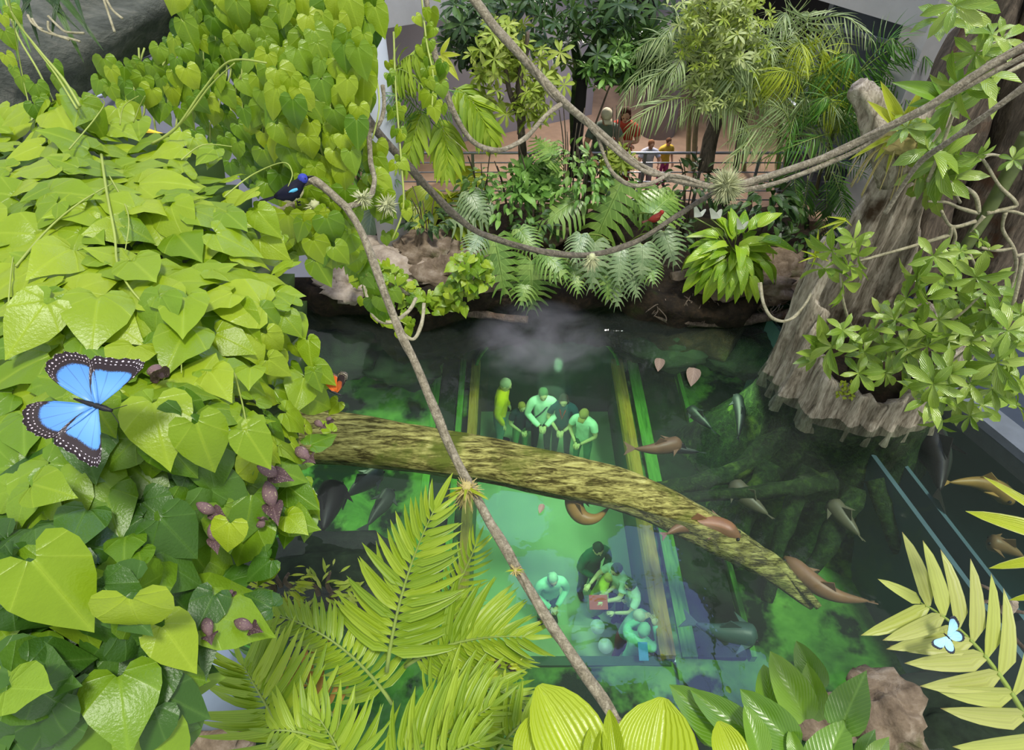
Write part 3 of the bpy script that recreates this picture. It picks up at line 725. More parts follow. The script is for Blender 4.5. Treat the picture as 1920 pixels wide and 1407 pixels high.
# root ledge at the waterline of the bank
for i, (pts, r, lb) in enumerate([([(1170, 560, .2), (1230, 590, .1), (1310, 605, .05), (1420, 597, .1), (1500, 580, .2)], .07, 'brown root running along the waterline below the peace lily'),
                                  ([(720, 555, .3), (790, 580, .1), (900, 590, .08), (990, 600, .05)], .05, 'thin dark root along the waterline left of the mist')]):
    g = G(); sp = spline([W(*q) for q in pts], 7); g.tube(sp, [r*(.7+.5*sin(k)) if 0 else r for k in range(len(sp))], 9, wob=.4)
    o = link('root', g.mesh('waterline_root', 'trunk')); tag(o, lb, 'root')
# ================================================================== LEFT LEAFY MOUND
mpoly = [(-60, 215), (60, 205), (150, 200), (250, 232), (330, 255), (400, 290), (440, 350), (500, 400), (530, 480), (548, 560), (580, 640), (612, 720), (628, 760), (612, 800), (600, 850), (560, 880), (590, 960), (580, 1000), (530, 1010), (500, 1060), (500, 1120), (470, 1150), (440, 1175), (400, 1165), (372, 1190), (372, 1270), (345, 1310), (330, 1420), (-60, 1440)]
mdep = [(0, 200, 2.7), (250, 230, 2.7), (400, 290, 2.6), (520, 470, 2.35), (120, 420, 2.1), (330, 430, 2.2), (100, 600, 1.8), (300, 600, 1.85), (450, 600, 1.95), (560, 700, 2.1), (620, 770, 2.2), (170, 770, 1.55), (330, 800, 1.55), (460, 840, 1.65), (560, 950, 1.8), (100, 950, 1.5), (300, 980, 1.55), (450, 1050, 1.8), (60, 1090, 1.3), (230, 1140, 1.35), (380, 1180, 1.6), (60, 1300, 1.3), (250, 1330, 1.45), (0, 1420, 1.35)]
def MD(x, y): return idw(mdep, x, y)
mound = thing('heartleaf_vine', P(220, 900, 2.0), 'huge bright green heart leaved vine mound filling the left side', 'vine')
# inner thicket: closed lumpy body behind the leaves
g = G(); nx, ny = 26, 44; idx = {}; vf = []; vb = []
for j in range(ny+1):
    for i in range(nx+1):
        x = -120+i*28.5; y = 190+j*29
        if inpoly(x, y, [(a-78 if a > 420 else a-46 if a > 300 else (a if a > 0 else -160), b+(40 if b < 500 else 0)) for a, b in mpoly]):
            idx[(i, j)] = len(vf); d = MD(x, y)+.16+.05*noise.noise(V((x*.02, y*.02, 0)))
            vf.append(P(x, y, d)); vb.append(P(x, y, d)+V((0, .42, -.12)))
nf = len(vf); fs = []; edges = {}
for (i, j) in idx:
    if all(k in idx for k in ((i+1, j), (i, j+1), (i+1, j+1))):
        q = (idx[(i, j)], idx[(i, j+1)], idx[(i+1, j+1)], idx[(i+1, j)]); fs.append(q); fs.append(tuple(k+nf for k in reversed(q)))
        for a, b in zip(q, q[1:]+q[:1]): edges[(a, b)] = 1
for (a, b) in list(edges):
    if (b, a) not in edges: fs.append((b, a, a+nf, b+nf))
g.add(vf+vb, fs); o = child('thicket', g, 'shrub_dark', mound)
def mnorm(x, y):
    a = P(x, y, MD(x, y)); b = P(x+12, y, MD(x+12, y)); c = P(x, y+12, MD(x, y+12)); n = (b-a).cross(c-a).normalized()
    if n.dot(CAM-a) < 0: n = -n
    return n
def mleaf(x, y, s, off=0.0, tdir=None, mat=None, i=None):
    n = mnorm(x, y); p = P(x, y, MD(x, y)-off)
    a = rnd(-.75, .75)+(x-300)/900*.6
    img = V((sin(a), 0, -cos(a))) if tdir is None else tdir
    t = (img-n*img.dot(n)).normalized()
    t = (t+n*rnd(.05, .4)).normalized(); nn = (n*.9+V((0, -.1, .35))+rv(.30))
    k = (y-250)/720+rnd(-.22, .22)+max(0, y-820)/900+(-.25 if x > 400 else 0)  # greens darken downward: shade under the mound's overhang put into leaf colour
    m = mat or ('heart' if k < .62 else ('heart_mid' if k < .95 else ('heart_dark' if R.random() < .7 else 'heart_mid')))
    return p, t, nn, s, m
pts = scatter(mpoly, 37, 300); R.shuffle(pts)
for x, y in pts:
    edge = max(0, 1-(abs(x-300)/300)) 
    d = MD(x, y); s = rnd(.095, .165)*(1.12 if y < 560 else 1)
    if x > 470 or (x > 380 and y < 360): s *= .72
    p, t, nn, s, m = mleaf(x, y, s, rnd(0, .07))
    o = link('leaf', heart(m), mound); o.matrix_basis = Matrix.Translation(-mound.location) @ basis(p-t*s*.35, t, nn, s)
# hero leaves
for bx, by, tx, ty, s, m, off in [(80, 575, 20, 655, .17, 'heart', .1), (185, 560, 165, 645, .18, 'heart', .1), (290, 760, 305, 852, .155, 'heart', .12), (370, 800, 400, 882, .14, 'heart', .12), (465, 815, 505, 876, .11, 'heart', .16), (250, 650, 230, 680, .15, 'heart', .1), (345, 560, 335, 700, .16, 'heart', .1),
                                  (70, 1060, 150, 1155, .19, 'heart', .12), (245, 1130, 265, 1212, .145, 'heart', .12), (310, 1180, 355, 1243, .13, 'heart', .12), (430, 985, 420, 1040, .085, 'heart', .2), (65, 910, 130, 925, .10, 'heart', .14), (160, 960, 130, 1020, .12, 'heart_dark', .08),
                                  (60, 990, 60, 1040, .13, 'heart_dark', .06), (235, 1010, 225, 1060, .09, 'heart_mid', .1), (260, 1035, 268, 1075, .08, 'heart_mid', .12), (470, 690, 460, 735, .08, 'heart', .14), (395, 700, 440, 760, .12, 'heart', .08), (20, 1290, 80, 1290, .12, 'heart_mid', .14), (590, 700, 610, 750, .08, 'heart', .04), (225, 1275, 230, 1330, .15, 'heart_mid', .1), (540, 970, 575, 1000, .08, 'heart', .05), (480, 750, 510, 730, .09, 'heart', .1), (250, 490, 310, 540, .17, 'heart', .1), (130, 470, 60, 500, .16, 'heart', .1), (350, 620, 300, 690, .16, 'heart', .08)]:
    d = MD(bx, by)-off; p = P(bx, by, d); q = P(tx, ty, MD(tx, ty)-off-.03); n = (CAM-p).normalized()*.8+V((0, 0, .5))+rv(.12)
    o = link('leaf', heart(m), mound); o.matrix_basis = Matrix.Translation(-mound.location) @ basis(p, q-p, n, s*.95)
# undergrowth layer
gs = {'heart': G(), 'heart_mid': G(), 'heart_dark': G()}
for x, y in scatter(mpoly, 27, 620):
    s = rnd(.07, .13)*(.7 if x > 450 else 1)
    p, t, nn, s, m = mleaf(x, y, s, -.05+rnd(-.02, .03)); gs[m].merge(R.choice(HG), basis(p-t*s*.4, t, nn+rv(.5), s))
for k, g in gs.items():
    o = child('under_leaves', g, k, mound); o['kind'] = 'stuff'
# thin twining stems over the leaves
def pxpath(pts, off=.06, seg=6):
    return spline([P(x, y, MD(x, y)-off) for x, y in pts], seg)
for i, (pts, r) in enumerate([([(190, 290), (200, 360), (215, 440), (222, 500), (260, 560), (320, 600)], .005), ([(320, 600), (350, 588), (380, 575), (345, 620), (340, 700)], .003), ([(205, 330), (240, 400), (235, 470)], .003), ([(30, 500), (90, 430), (150, 380), (210, 345)], .004), ([(12, 620), (20, 520), (25, 480)], .003),
                              ([(150, 200), (120, 150), (70, 90), (25, 30), (15, -20)], .006), ([(145, 205), (105, 140), (60, 80), (20, 20)], .005), ([(55, 200), (40, 130), (25, 40)], .003), ([(440, 700), (455, 760), (465, 815)], .003), ([(420, 370), (470, 330), (530, 305), (548, 325), (540, 350)], .003), ([(285, 270), (330, 240), (380, 170), (430, 115), (500, 118)], .006), ([(300, 262), (345, 225), (395, 160), (440, 118)], .005), ([(340, 300), (380, 272), (435, 275)], .003), ([(250, 230), (262, 200), (272, 180)], .003), ([(225, 235), (232, 200), (260, 180)], .003), ([(130, 280), (180, 220), (195, 190), (160, 180)], .003)]):
    g = G(); sp = pxpath(pts); g.tube(sp, [r*(1-.5*k/len(sp)) for k in range(len(sp))], 5); child('twining_stem', g, 'vstem', mound)
# mottled flowers of the vine
def flowerg():
    g = G(); secs = []
    for i in range(9):
        k = i/8; r = .12+.32*sin(pi*k**.8)*(1 if k < .75 else .8); secs.append((V((0, k, .18*sin(k*3))), V((r*.62, 0, 0)), V((0, .05, r*.5))))
    g.loft(secs, 12); lf = heart_leaf(.3, .5, .3, .04, 1.0, 3); g.merge(lf, Matrix.Translation((0, .85, .05)) @ Matrix.Rotation(1.2, 4, 'X') @ Matrix.Scale(.8, 4)); return g
fm = flowerg().mesh('mottled_flower', 'flower')
for a, b, s in [((285, 695), (340, 735), .07), ((555, 840), (590, 870), .06), ((485, 875), (530, 900), .06), ((500, 905), (515, 965), .07), ((395, 985), (400, 1010), .045), ((370, 945), (400, 960), .05), ((590, 790), (605, 800), .04), ((615, 785), (622, 796), .035), ((385, 1160), (395, 1195), .05), ((440, 1165), (480, 1180), .05), ((485, 990), (495, 965), .04), ((430, 1110), (445, 1125), .03)]:
    p = P(*a, MD(*a)-.07); q = P(*b, MD(*b)-.09)
    o = link('mottled_flower', fm, mound); o.matrix_basis = Matrix.Translation(-mound.location) @ basis(p, q-p, (CAM-p)+rv(.3), s)

# ================================================================== HANGING VINE CURTAIN
cpoly = [(330, -40), (712, -40), (705, 40), (690, 90), (690, 170), (672, 250), (660, 290), (640, 300), (655, 350), (640, 400), (590, 420), (560, 330), (520, 345), (480, 350), (440, 320), (400, 300), (350, 230), (290, 200), (230, 190), (180, 150), (180, 110), (270, 110), (330, 60)]
cdep = [(200, 140, 3.4), (300, 120, 3.5), (400, 50, 3.6), (400, 250, 3.7), (550, 0, 3.4), (550, 200, 3.3), (660, 60, 3.2), (700, 200, 3.3), (620, 400, 3.4), (480, 330, 3.8)]
def CD(x, y): return idw(cdep, x, y)
cur = thing('hanging_vine', P(480, 100, 3.6), 'hanging curtain of small heart leaved vine at the top left', 'vine')
def cleaf(x, y, s, off):
    p = P(x, y, CD(x, y)-off); a = rnd(-.6, .6); t = V((sin(a), -.25, -cos(a))); n = V((rnd(-.4, .4), -.8, .7+rnd(-.4, .4)))
    return basis(p, t, n, s)
dens = lambda x, y: 1 if (x > 420 or R.random() < .75) else 0
k = 0
for x, y in scatter(cpoly, 24, 300):
    s = rnd(.10, .155) if x > 480 or y < 60 else rnd(.08, .12)
    m = 'heart' if R.random() < (.75 if x > 480 or y < 80 else .25) else 'heart_mid'
    o = link('leaf', heart(m), cur); o.matrix_basis = Matrix.Translation(-cur.location) @ cleaf(x, y, s, rnd(0, .2))
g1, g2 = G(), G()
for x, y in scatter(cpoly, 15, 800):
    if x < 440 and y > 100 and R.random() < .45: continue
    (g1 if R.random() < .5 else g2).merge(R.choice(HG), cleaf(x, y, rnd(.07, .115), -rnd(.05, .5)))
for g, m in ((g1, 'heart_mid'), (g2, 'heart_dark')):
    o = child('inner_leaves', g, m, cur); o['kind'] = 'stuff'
for i in range(26):
    x = 250+i*18; g = G(); y0 = -20 if x > 330 else 90
    y1 = rnd(180, 330) if x < 640 else 260
    g.tube(spline([P(x+rnd(-14, 14), y0+(y1-y0)*q/5, CD(x, 100)+.12) for q in range(6)], 3), .006, 4); child('hanging_stem', g, 'vstem', cur)
# leafy strands over the column, over the hanging rope and beside the bird
sv = []
def strand(name, label, pts, d, n, s0, s1, spread, mat='heart', r=.006, under='vstem', nrm=None):
    sp = spline([P(x, y, d if not hasattr(d, '__len__') else d[i]) for i, (x, y) in enumerate(pts)], 8)
    t = thing(name, sp[0], label, 'vine'); g = G(); g.tube(sp, r, 5); child('stem', g, under, t)
    for i in range(n):
        p = R.choice(sp)+rv(spread); a = rnd(-.8, .8)
        m = mat if R.random() < .75 else 'heart_mid'
        o = link('leaf', heart(m), t); o.matrix_basis = Matrix.Translation(-t.location) @ basis(p, V((sin(a), -.2, -cos(a)+.1)), V((rnd(-.4, .4), -.7, .7)) if nrm is None else V(nrm)+rv(.3), rnd(s0, s1))
    return t
strand('climbing_vine', 'thin heart leaved vine climbing along the white column edge', [(738, 60), (742, 170), (752, 300), (756, 390), (735, 450)], 3.6, 20, .05, .08, .04)
strand('climbing_vine', 'heart leaved strand dangling beside the thin rope loop at the top', [(790, -10), (800, 80), (812, 140), (810, 200)], 3.6, 22, .06, .10, .06)
strand('climbing_vine', 'leafy strand hanging below the yellow banded bird', [(530, 395), (560, 440), (600, 440), (635, 410), (610, 470)], 3.2, 46, .10, .16, .12, r=.007)
strand('climbing_vine', 'leafy strand around the upper end of the pale diagonal rope', [(610, 360), (640, 440), (690, 520), (720, 560)], [4.2, 4.8, 5.5, 6], 30, .12, .19, .12, 'heart_mid')
strand('climbing_vine', 'leafy cluster hanging on the rope junction left of the white column', [(690, 270), (700, 320), (705, 360), (720, 390)], 3.5, 20, .09, .14, .06)
strand('climbing_vine', 'tiny leaved tendril dropping from the ledge rock beside the diagonal rope', [(690, 560), (715, 590), (745, 600), (765, 610)], 8.6, 20, .09, .15, .1, 'heart')
# creeping yellowish vine on the ledge
t = thing('creeping_vine', W(790, 560, .4), 'yellow green creeping vine draped over the ledge rocks above the pool', 'vine')
path = spline([WY(a, b, 7.5) for a, b in ((690, 500), (735, 535), (790, 562), (850, 560), (885, 525), (885, 490))], 12)
g = G(); g.tube(path, .03, 6, wob=.4); child('stem', g, 'twig', t)
for i in range(230):
    p = R.choice(path)+V((rnd(-.28, .28), rnd(-.15, .12), rnd(-.12, .16)))
    o = link('leaf', heart(R.choice(['heart', 'heart', 'heart_mid'])), t); o.matrix_basis = Matrix.Translation(-t.location) @ basis(p, V((rnd(-1, 1), -.5, rnd(-1, .2))), V((rnd(-.5, .5), -.6, .8)), rnd(.08, .17))
# loose vines at far left (top) with few leaves
t = thing('climbing_vine', P(30, 80, 2.6), 'sparse vine with round leaves in front of the grey branch', 'vine')
for x, y, s in [(10, 60, .07), (12, 105, .07), (25, 128, .05), (40, 145, .08), (68, 160, .09), (75, 185, .07), (100, 120, .07), (108, 148, .07), (65, 198, .08), (20, 15, .06), (120, 185, .08), (5, 30, .05)]:
    o = link('leaf', heart('heart' if R.random() < .5 else 'heart_mid'), t); o.matrix_basis = Matrix.Translation(-t.location) @ basis(P(x, y, 2.55), V((rnd(-.6, .6), -.2, -1)), V((rnd(-.3, .3), -.8, .6)), s)
g = G(); g.tube(spline([P(5, -20, 2.6), P(30, 60, 2.6), P(70, 130, 2.6), P(100, 190, 2.6)]), .004, 5); child('stem', g, 'vstem', t)
# bromeliad tufts and roots on the grey branch
t = thing('bromeliad', P(90, 20, 3.2), 'green bromeliad tuft with dangling roots on the grey branch', 'plant')
bm = blade_leaf(.12, 6, lambda s: (1-s)**.6*1.1, .5, .3)
bmm = bm.mesh('blade', 'shrub_dark'); bm2 = bm.mesh('blade', 'aroid')
for bx, by, tx, ty in [(20, 0, 40, 55), (30, 0, 25, 75), (100, 0, 135, 70), (120, 0, 165, 50), (45, -10, 60, 45), (80, -10, 120, 20), (0, -10, 10, 40), (60, -10, 30, 30), (110, -10, 95, 40), (140, -10, 150, 20)]:
    leafbt(t, R.choice([bmm, bm2]), P(bx, by, 3.2), P(tx, ty, 3.1), name='blade')
for pts in [[(60, 35), (75, 55), (100, 65), (130, 72), (150, 78)], [(90, 30), (110, 50), (125, 60), (158, 62)], [(90, 40), (95, 60), (130, 75)], [(195, 0), (205, 30), (215, 60)], [(200, 0), (212, 20), (230, 35)], [(52, 28), (62, 45), (80, 55)]]:
    g = G(); g.tube(spline([P(x, y, 3.15) for x, y in pts]), .006, 5); child('dangling_root', g, 'twig', t)

# ================================================================== ROPES
def rope(label, pts, r0, r1=None, mat='rope', n=12, wob=.12, name='hanging_liana', twist=True):
    ps = [P(*q) for q in pts]; out = lambda q: q[1] < 0 or q[1] > 1400 or q[0] > 1900
    if out(pts[0]): ps.insert(0, ps[0]+(ps[0]-ps[1]).normalized()*1.4)
    if out(pts[-1]): ps.append(ps[-1]+(ps[-1]-ps[-2]).normalized()*1.4)
    sp = spline(ps, 12); m = len(sp); r1 = r1 or r0; base = sp[0]
    t = thing(name, base, label, 'liana')
    g = G(); rad = [(r0+(r1-r0)*i/(m-1))*(1+.14*noise.noise(sp[i]*3.0)) for i in range(m)]
    g.tube(sp, rad, n, wob=wob); child('vine_stem', g, mat, t)
    g = G(); off = []
    for i, p in enumerate(sp):
        tg = (sp[min(i+1, m-1)]-sp[max(0, i-1)]).normalized(); x = tg.cross(V((0, 0, 1))); x = x.normalized() if x.length > .1 else V((1, 0, 0)); y = tg.cross(x); a = i*.16
        off.append(p+(x*cos(a)+y*sin(a))*rad[i]*.8)
    g.tube(off, [k*.45 for k in rad], 7, wob=.2); child('twisted_strand', g, mat, t)
    return t
rope('thick pale liana sagging from the top centre to the pale moss ball', [(875, -20, 4.0), (930, 55, 4.1), (1000, 130, 4.3), (1050, 185, 4.4), (1120, 245, 4.6), (1190, 305, 4.8), (1260, 335, 4.9), (1345, 352, 5.0)], .030, .022)
rope('second thin liana strand twined under the thick one near the moss ball', [(1095, 222, 4.5), (1130, 262, 4.6), (1210, 322, 4.8), (1280, 332, 4.9), (1345, 356, 5.0)], .015)
rope('thick liana running from the moss ball up to the right edge', [(1380, 348, 5.0), (1460, 325, 4.9), (1560, 290, 4.7), (1640, 250, 4.5), (1740, 200, 4.2), (1830, 140, 4.0), (1950, 70, 3.8)], .027, .024)
rope('thinner liana just below the thick one right of the moss ball', [(1380, 358, 5.0), (1450, 345, 4.9), (1540, 312, 4.75), (1610, 280, 4.6), (1690, 225, 4.4), (1790, 175, 4.1), (1940, 95, 3.8)], .018, .014)
rope('thin liana loop hanging under the top centre beside the palm', [(797, -20, 3.7), (812, 90, 3.8), (832, 160, 3.9), (858, 225, 4.0), (890, 268, 4.1), (935, 282, 4.2), (985, 258, 4.3), (1020, 220, 4.35), (1052, 196, 4.4)], .017, .015)
rope('short liana loop hanging right of the visitors', [(1118, 240, 4.6), (1132, 290, 4.65), (1152, 328, 4.7), (1185, 348, 4.8), (1225, 342, 4.8), (1255, 325, 4.85)], .014)
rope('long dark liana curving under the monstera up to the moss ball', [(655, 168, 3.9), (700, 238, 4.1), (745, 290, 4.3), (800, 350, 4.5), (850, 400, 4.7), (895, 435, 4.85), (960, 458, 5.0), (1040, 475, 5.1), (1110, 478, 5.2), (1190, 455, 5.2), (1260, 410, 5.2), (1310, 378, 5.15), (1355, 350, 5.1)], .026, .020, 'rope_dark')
rope('long pale diagonal liana crossing in front of the pool and log', [(648, 385, 3.0), (680, 440, 3.0), (710, 520, 3.0), (745, 610, 3.0), (778, 680, 3.0), (815, 770, 3.0), (850, 850, 3.0), (885, 915, 2.95), (925, 990, 2.9), (975, 1075, 2.85), (1030, 1165, 2.8), (1090, 1255, 2.75), (1150, 1345, 2.7), (1190, 1420, 2.7)], .016, .024)
rope('thin vertical liana hanging in front of the white column', [(678, 80, 3.3), (684, 170, 3.35), (692, 250, 3.4), (695, 300, 3.4), (702, 340, 3.3), (690, 372, 3.2), (655, 388, 3.1)], .013)
rope('small curved liana joining at the white column', [(718, 160, 3.4), (720, 200, 3.4), (710, 235, 3.4), (692, 248, 3.4)], .010)
rope('pale knobbly perch branch under the yellow banded bird', [(650, 390, 3.1), (600, 345, 3.1), (580, 338, 3.1), (560, 348, 3.15), (555, 372, 3.2), (540, 390, 3.2), (520, 400, 3.25)], .020, .022, 'rope', name='perch_branch')
rope('upper right liana crossing in front of the brown trunk', [(1660, 400, 5.6), (1720, 310, 5.2), (1780, 265, 4.8), (1850, 215, 4.5), (1950, 140, 4.2)], .018, .022)
rope('thin root loop hanging from the peace lily ledge to the stump', [(1425, 530, 7.9), (1432, 570, 7.9), (1450, 598, 7.9), (1480, 600, 7.9), (1510, 570, 7.9), (1530, 530, 8.0)], .022, .016, 'twig')
rope('thin root loop hanging below the ledge rock', [(660, 450, 7.8), (680, 520, 7.7), (700, 590, 7.7), (730, 605, 7.8), (765, 585, 7.8), (780, 560, 8.0)], .025, .02, 'twig')
rope('thin looped root under the creeping vine', [(755, 625, 7.6), (775, 636, 7.6), (790, 610, 7.7), (795, 570, 7.9)], .022, .02, 'twig')
# air plant balls
def airplant(c, r, n, label, mat='moss', blades=0, down=0, bmat='heart'):
    t = thing('air_plant', c, label, 'air plant'); g = G()
    for i in range(n):
        d = rv().normalized(); d.z -= down; L = r*rnd(.7, 1.3); s = V((d.y, -d.x, .2)).normalized()*rnd(-.35, .35)*r
        g.tube([c+d*r*.1, c+d*L*.6+s*.4, c+d*L+s], [.005, .004, .001], 3, False)
    o = child('tuft', g, mat, t); g = G(); g.ball(c, r*.4, 14, 10, 0, .4, 4); child('core', g, mat, t)
    for i in range(blades):
        d = V((rnd(-1, 1), -.4, rnd(-.2, 1))).normalized()
        leafbt(t, bmm2, c, c+d*r*rnd(1.1, 1.9), name='blade')
    return t
bmm2 = blade_leaf(.14, 6, lambda s: (1-s)**.6*1.1, .3, .3).mesh('blade_pale', 'palm_lime')
airplant(P(1362, 348, 4.95), .125, 420, 'round pale spiky air plant ball where the lianas meet')
airplant(P(875, 915, 2.93), .07, 150, 'straw coloured air plant on the diagonal liana over the log', 'straw', 9, .6)
airplant(P(966, 1070, 2.83), .03, 36, 'small dry air plant lower on the diagonal liana', 'straw', 4, .2)
airplant(P(1110, 482, 5.15), .07, 110, 'small pale air plant hanging under the curved liana', 'moss', 0, .8)
airplant(P(590, 385, 3.15), .06, 60, 'wiry grey root tuft beside the yellow banded bird', 'moss', 0, .8)
airplant(P(505*1.0+175, 372, 3.15), .05, 90, 'small grey moss tuft on the liana junction', 'moss')
airplant(P(725, 385, 3.4), .06, 80, 'grey moss tuft left of the white column foot', 'moss')
# ================================================================== PLANTS OF THE BANK
def mz(x, y, z): return W(x, y, z)
mon = [lambda q=q: monstera_leaf(9+q % 3, .92+.05*q, .36, .18+.12*q, q) for q in range(4)]
def monsterath(label, leaves, mat, rootpx, rz=.35, petiole='stem'):
    root = W(rootpx[0], rootpx[1], rz); t = thing('monstera', root, label, 'monstera')
    for i, (bx, by, tx, ty, z) in enumerate(leaves):
        tx += (tx-bx)*.15; ty += (ty-by)*.15
        Yb = 9.0 if by < 400 else (8.35 if by < 440 else 7.95); b = WY(bx, by, Yb); q = b

        # the tip hangs lower and nearer than the base
        q = WY(tx, ty, b.y-.38*((ty-by) > 0 or -1))
        o = leafbt(t, lm('monstera%d' % (i % 4), mon[i % 4], mat if R.random() < .8 else 'monstera_grey'), b, q, (CAM-b).normalized()*.7+V((0, 0, .6))+rv(.12), rnd(.95, 1.1))
        g = G(); g.tube(spline([root, root.lerp(b, .5)+V((0, 0, .12)), b], 5), .012, 5); child('petiole', g, petiole, t)
    return t
monsterath('glossy monstera with big split leaves in the middle of the bank', [(1165, 345, 1110, 455, 1.0), (1080, 375, 1015, 415, .9), (1235, 355, 1215, 420, .9), (1225, 400, 1270, 350, .9), (1190, 375, 1250, 400, .85)], 'monstera', (1150, 430))
monsterath('grey green monstera hanging over the water left of centre', [(928, 450, 948, 545, .75), (975, 430, 1000, 470, .8), (995, 490, 998, 578, .6), (1020, 475, 1055, 500, .65), (900, 440, 880, 475, .8)], 'monstera', (960, 470))
monsterath('monstera whose leaves hang over the water right of centre', [(1115, 455, 1110, 535, .7), (1165, 470, 1160, 525, .6), (1205, 460, 1205, 520, .6), (1150, 515, 1160, 560, .4), (1245, 435, 1265, 490, .75), (1090, 440, 1080, 480, .7), (1180, 500, 1195, 545, .5)], 'monstera_grey', (1160, 470))
monsterath('small monstera leaves low over the water edge between the two larger ones', [(1050, 480, 1040, 520, .5), (1075, 500, 1085, 540, .5), (1135, 500, 1140, 550, .5), (985, 520, 980, 555, .5), (1215, 490, 1225, 525, .5)], 'monstera', (1080, 490))
monsterath('bright slender fingered monstera beside the curved liana left end', [(905, 375, 840, 420, 1.0), (890, 390, 825, 450, .9), (880, 360, 905, 400, .9)], 'palm', (890, 420))
monsterath('small split leaf plant in front of the railing left of the visitors', [(1035, 290, 1005, 255, .9), (1020, 300, 1050, 275, .9)], 'monstera', (1030, 320))
# peace lily
c = WY(1372, 485, 7.95); t = thing('peace_lily', c, 'bright green peace lily with white spathes on the rock ledge', 'peace lily')
for i in range(120):
    a = rnd(0, 2*pi); el = rnd(-.35, 1.2); L = rnd(.27, .44)
    if i < 40: a = rnd(pi*1.05, pi*1.95); el = rnd(-.5, .6)
    d = V((cos(a)*cos(el), sin(a)*cos(el)*.8, sin(el))); b = c+d*rnd(.12, .50); b.z += .05
    o = link('leaf', lm('peace%d' % (i % 3), (lambda q=i % 3: blade_leaf(.40, 7, lambda s: sin(pi*s**.75)**.75, .35+.2*q, .25, wav=.05, stalk=.1)), 'peace'), t)
    o.matrix_basis = Matrix.Translation(-c) @ basis(b, d+V((0, 0, -.35)), V((0, -.3, 1))+d*.2, L)
sp_ = blade_leaf(.55, 6, lambda s: sin(pi*s**.6)**.8, -.1, .9)
for i, (x, y) in enumerate([(1304, 395), (1385, 418), (1456, 445), (1336, 398)]):
    p = WY(x, y, 7.9); o = link('spathe', lm('spathe', lambda: sp_, 'spathe'), t); o.matrix_basis = Matrix.Translation(-c) @ basis(p-V((0, 0, .1)), V((rnd(-.2, .2), -1, .5)), V((rnd(-.3, .3), -.4, 1)), .28)
    g = G(); g.tube([c+V((0, 0, .1)), (c+p)/2+V((0, 0, .1)), p-V((0, 0, .1))], .008, 4); child('flower_stalk', g, 'stem', t)
# broad heliconia like leaves by the column
t = thing('broad_leaf_plant', W(850, 420, .4), 'large yellow green broad leaves right of the white column', 'plant')
bl = [lm('broad%d' % q, (lambda q=q: blade_leaf(.55, 9, lambda s: sin(pi*s**.8)**.6, .35+.25*q, .2, wav=.03)), 'broad') for q in range(3)]
for bx, by, tx, ty, z, ws in [(862, 362, 930, 350, 1.0, 1.3), (850, 340, 925, 325, 1.05, 1.0), (812, 358, 765, 410, 1.0, 1.0), (808, 360, 790, 425, .95, .8), (800, 358, 738, 392, .95, .8), (835, 372, 838, 320, 1.0, .8), (845, 372, 870, 322, 1.0, .6)]:
    leafbt(t, R.choice(bl), W(bx, by, z), W(tx, ty, z), (CAM-W(bx, by, z)).normalized()+V((0, 0, .6))+rv(.2), ws)
for x, y in [(862, 362), (812, 358), (835, 372)]:
    g = G(); g.tube([t.location, W(x, y, 1.0)], .014, 5); child('stalk', g, 'stem', t)
t = thing('broad_leaf_plant', W(850, 460, .4), 'dark broad leaf tuft under the curved liana beside the boulder', 'plant')
for bx, by, tx, ty in [(845, 425, 828, 478), (852, 425, 848, 488), (860, 425, 875, 470), (840, 420, 822, 455)]:
    leafbt(t, lm('tuft', lambda: blade_leaf(.42, 6, None, .3, .2), 'peace'), W(bx, by, .8), W(tx, ty, .6))
t = thing('broad_leaf_plant', W(700, 420, .4), 'blue green broad leaves left of the white column foot', 'plant')
for bx, by, tx, ty in [(700, 385, 690, 440), (680, 370, 715, 395), (760, 430, 775, 470), (665, 380, 650, 420)]:
    leafbt(t, lm('bluel', lambda: blade_leaf(.55, 6, None, .3, .2), 'monstera_grey'), W(bx, by, .7), W(tx, ty, .6))
# chamaedorea like palms behind the column
def palm(name, label, root, fr, mat, group=None, L=.34, wd=.13, n=16, trunkr=.035, z0=None, **kw):
    t = thing(name, root, label, 'palm', group); g = G()
    tops = [V(f[0]) for f in fr]; c = sum(tops, V((0, 0, 0)))/len(tops)
    g.tube(spline([root, root.lerp(c, .6)+V((0, .05, 0)), c], 6), [trunkr*(1-.03*q) for q in range(13)], 9, wob=.1); child('palm_trunk', g, 'bamboo', t)
    for f in fr:
        frond(t, f[0], f[1], f[2], f[3] if len(f) > 3 else n, f[4] if len(f) > 4 else L, wd, mat, **kw)
    return t
def fpx(z, pts, dz=(0, 0, 0)):
    b, m, e = pts; base = WY(b[0], b[1], 9.3); y = base.y
    return (base, WY(m[0], m[1], y-.25+dz[1]), WY(e[0], e[1], y-.5+dz[2]))
palm('broadleaf_palm', 'dark green palm with wide drooping fronds right of the white column', W(835, 330, .4),
     [fpx(1.35, ((822, 215), (835, 262), (838, 318)))+(12, .52), fpx(1.4, ((800, 205), (780, 240), (765, 312)))+(11, .42), fpx(1.6, ((850, 165), (885, 190), (920, 260)))+(13, .55), fpx(1.5, ((790, 215), (775, 260), (745, 320)))+(9, .2)], 'palm', wd=.24, angle=(1.0, .5), sag=.45, taper=.6)
palm('broadleaf_palm', 'light green palm frond arching beside the white column top', W(770, 300, .4),
     [fpx(1.9, ((728, 160), (765, 105), (815, 125)))+(15, .5), fpx(1.9, ((728, 170), (745, 130), (790, 160)))+(12, .4)], 'palm', wd=.16, sag=.9, angle=(1.3, .8))
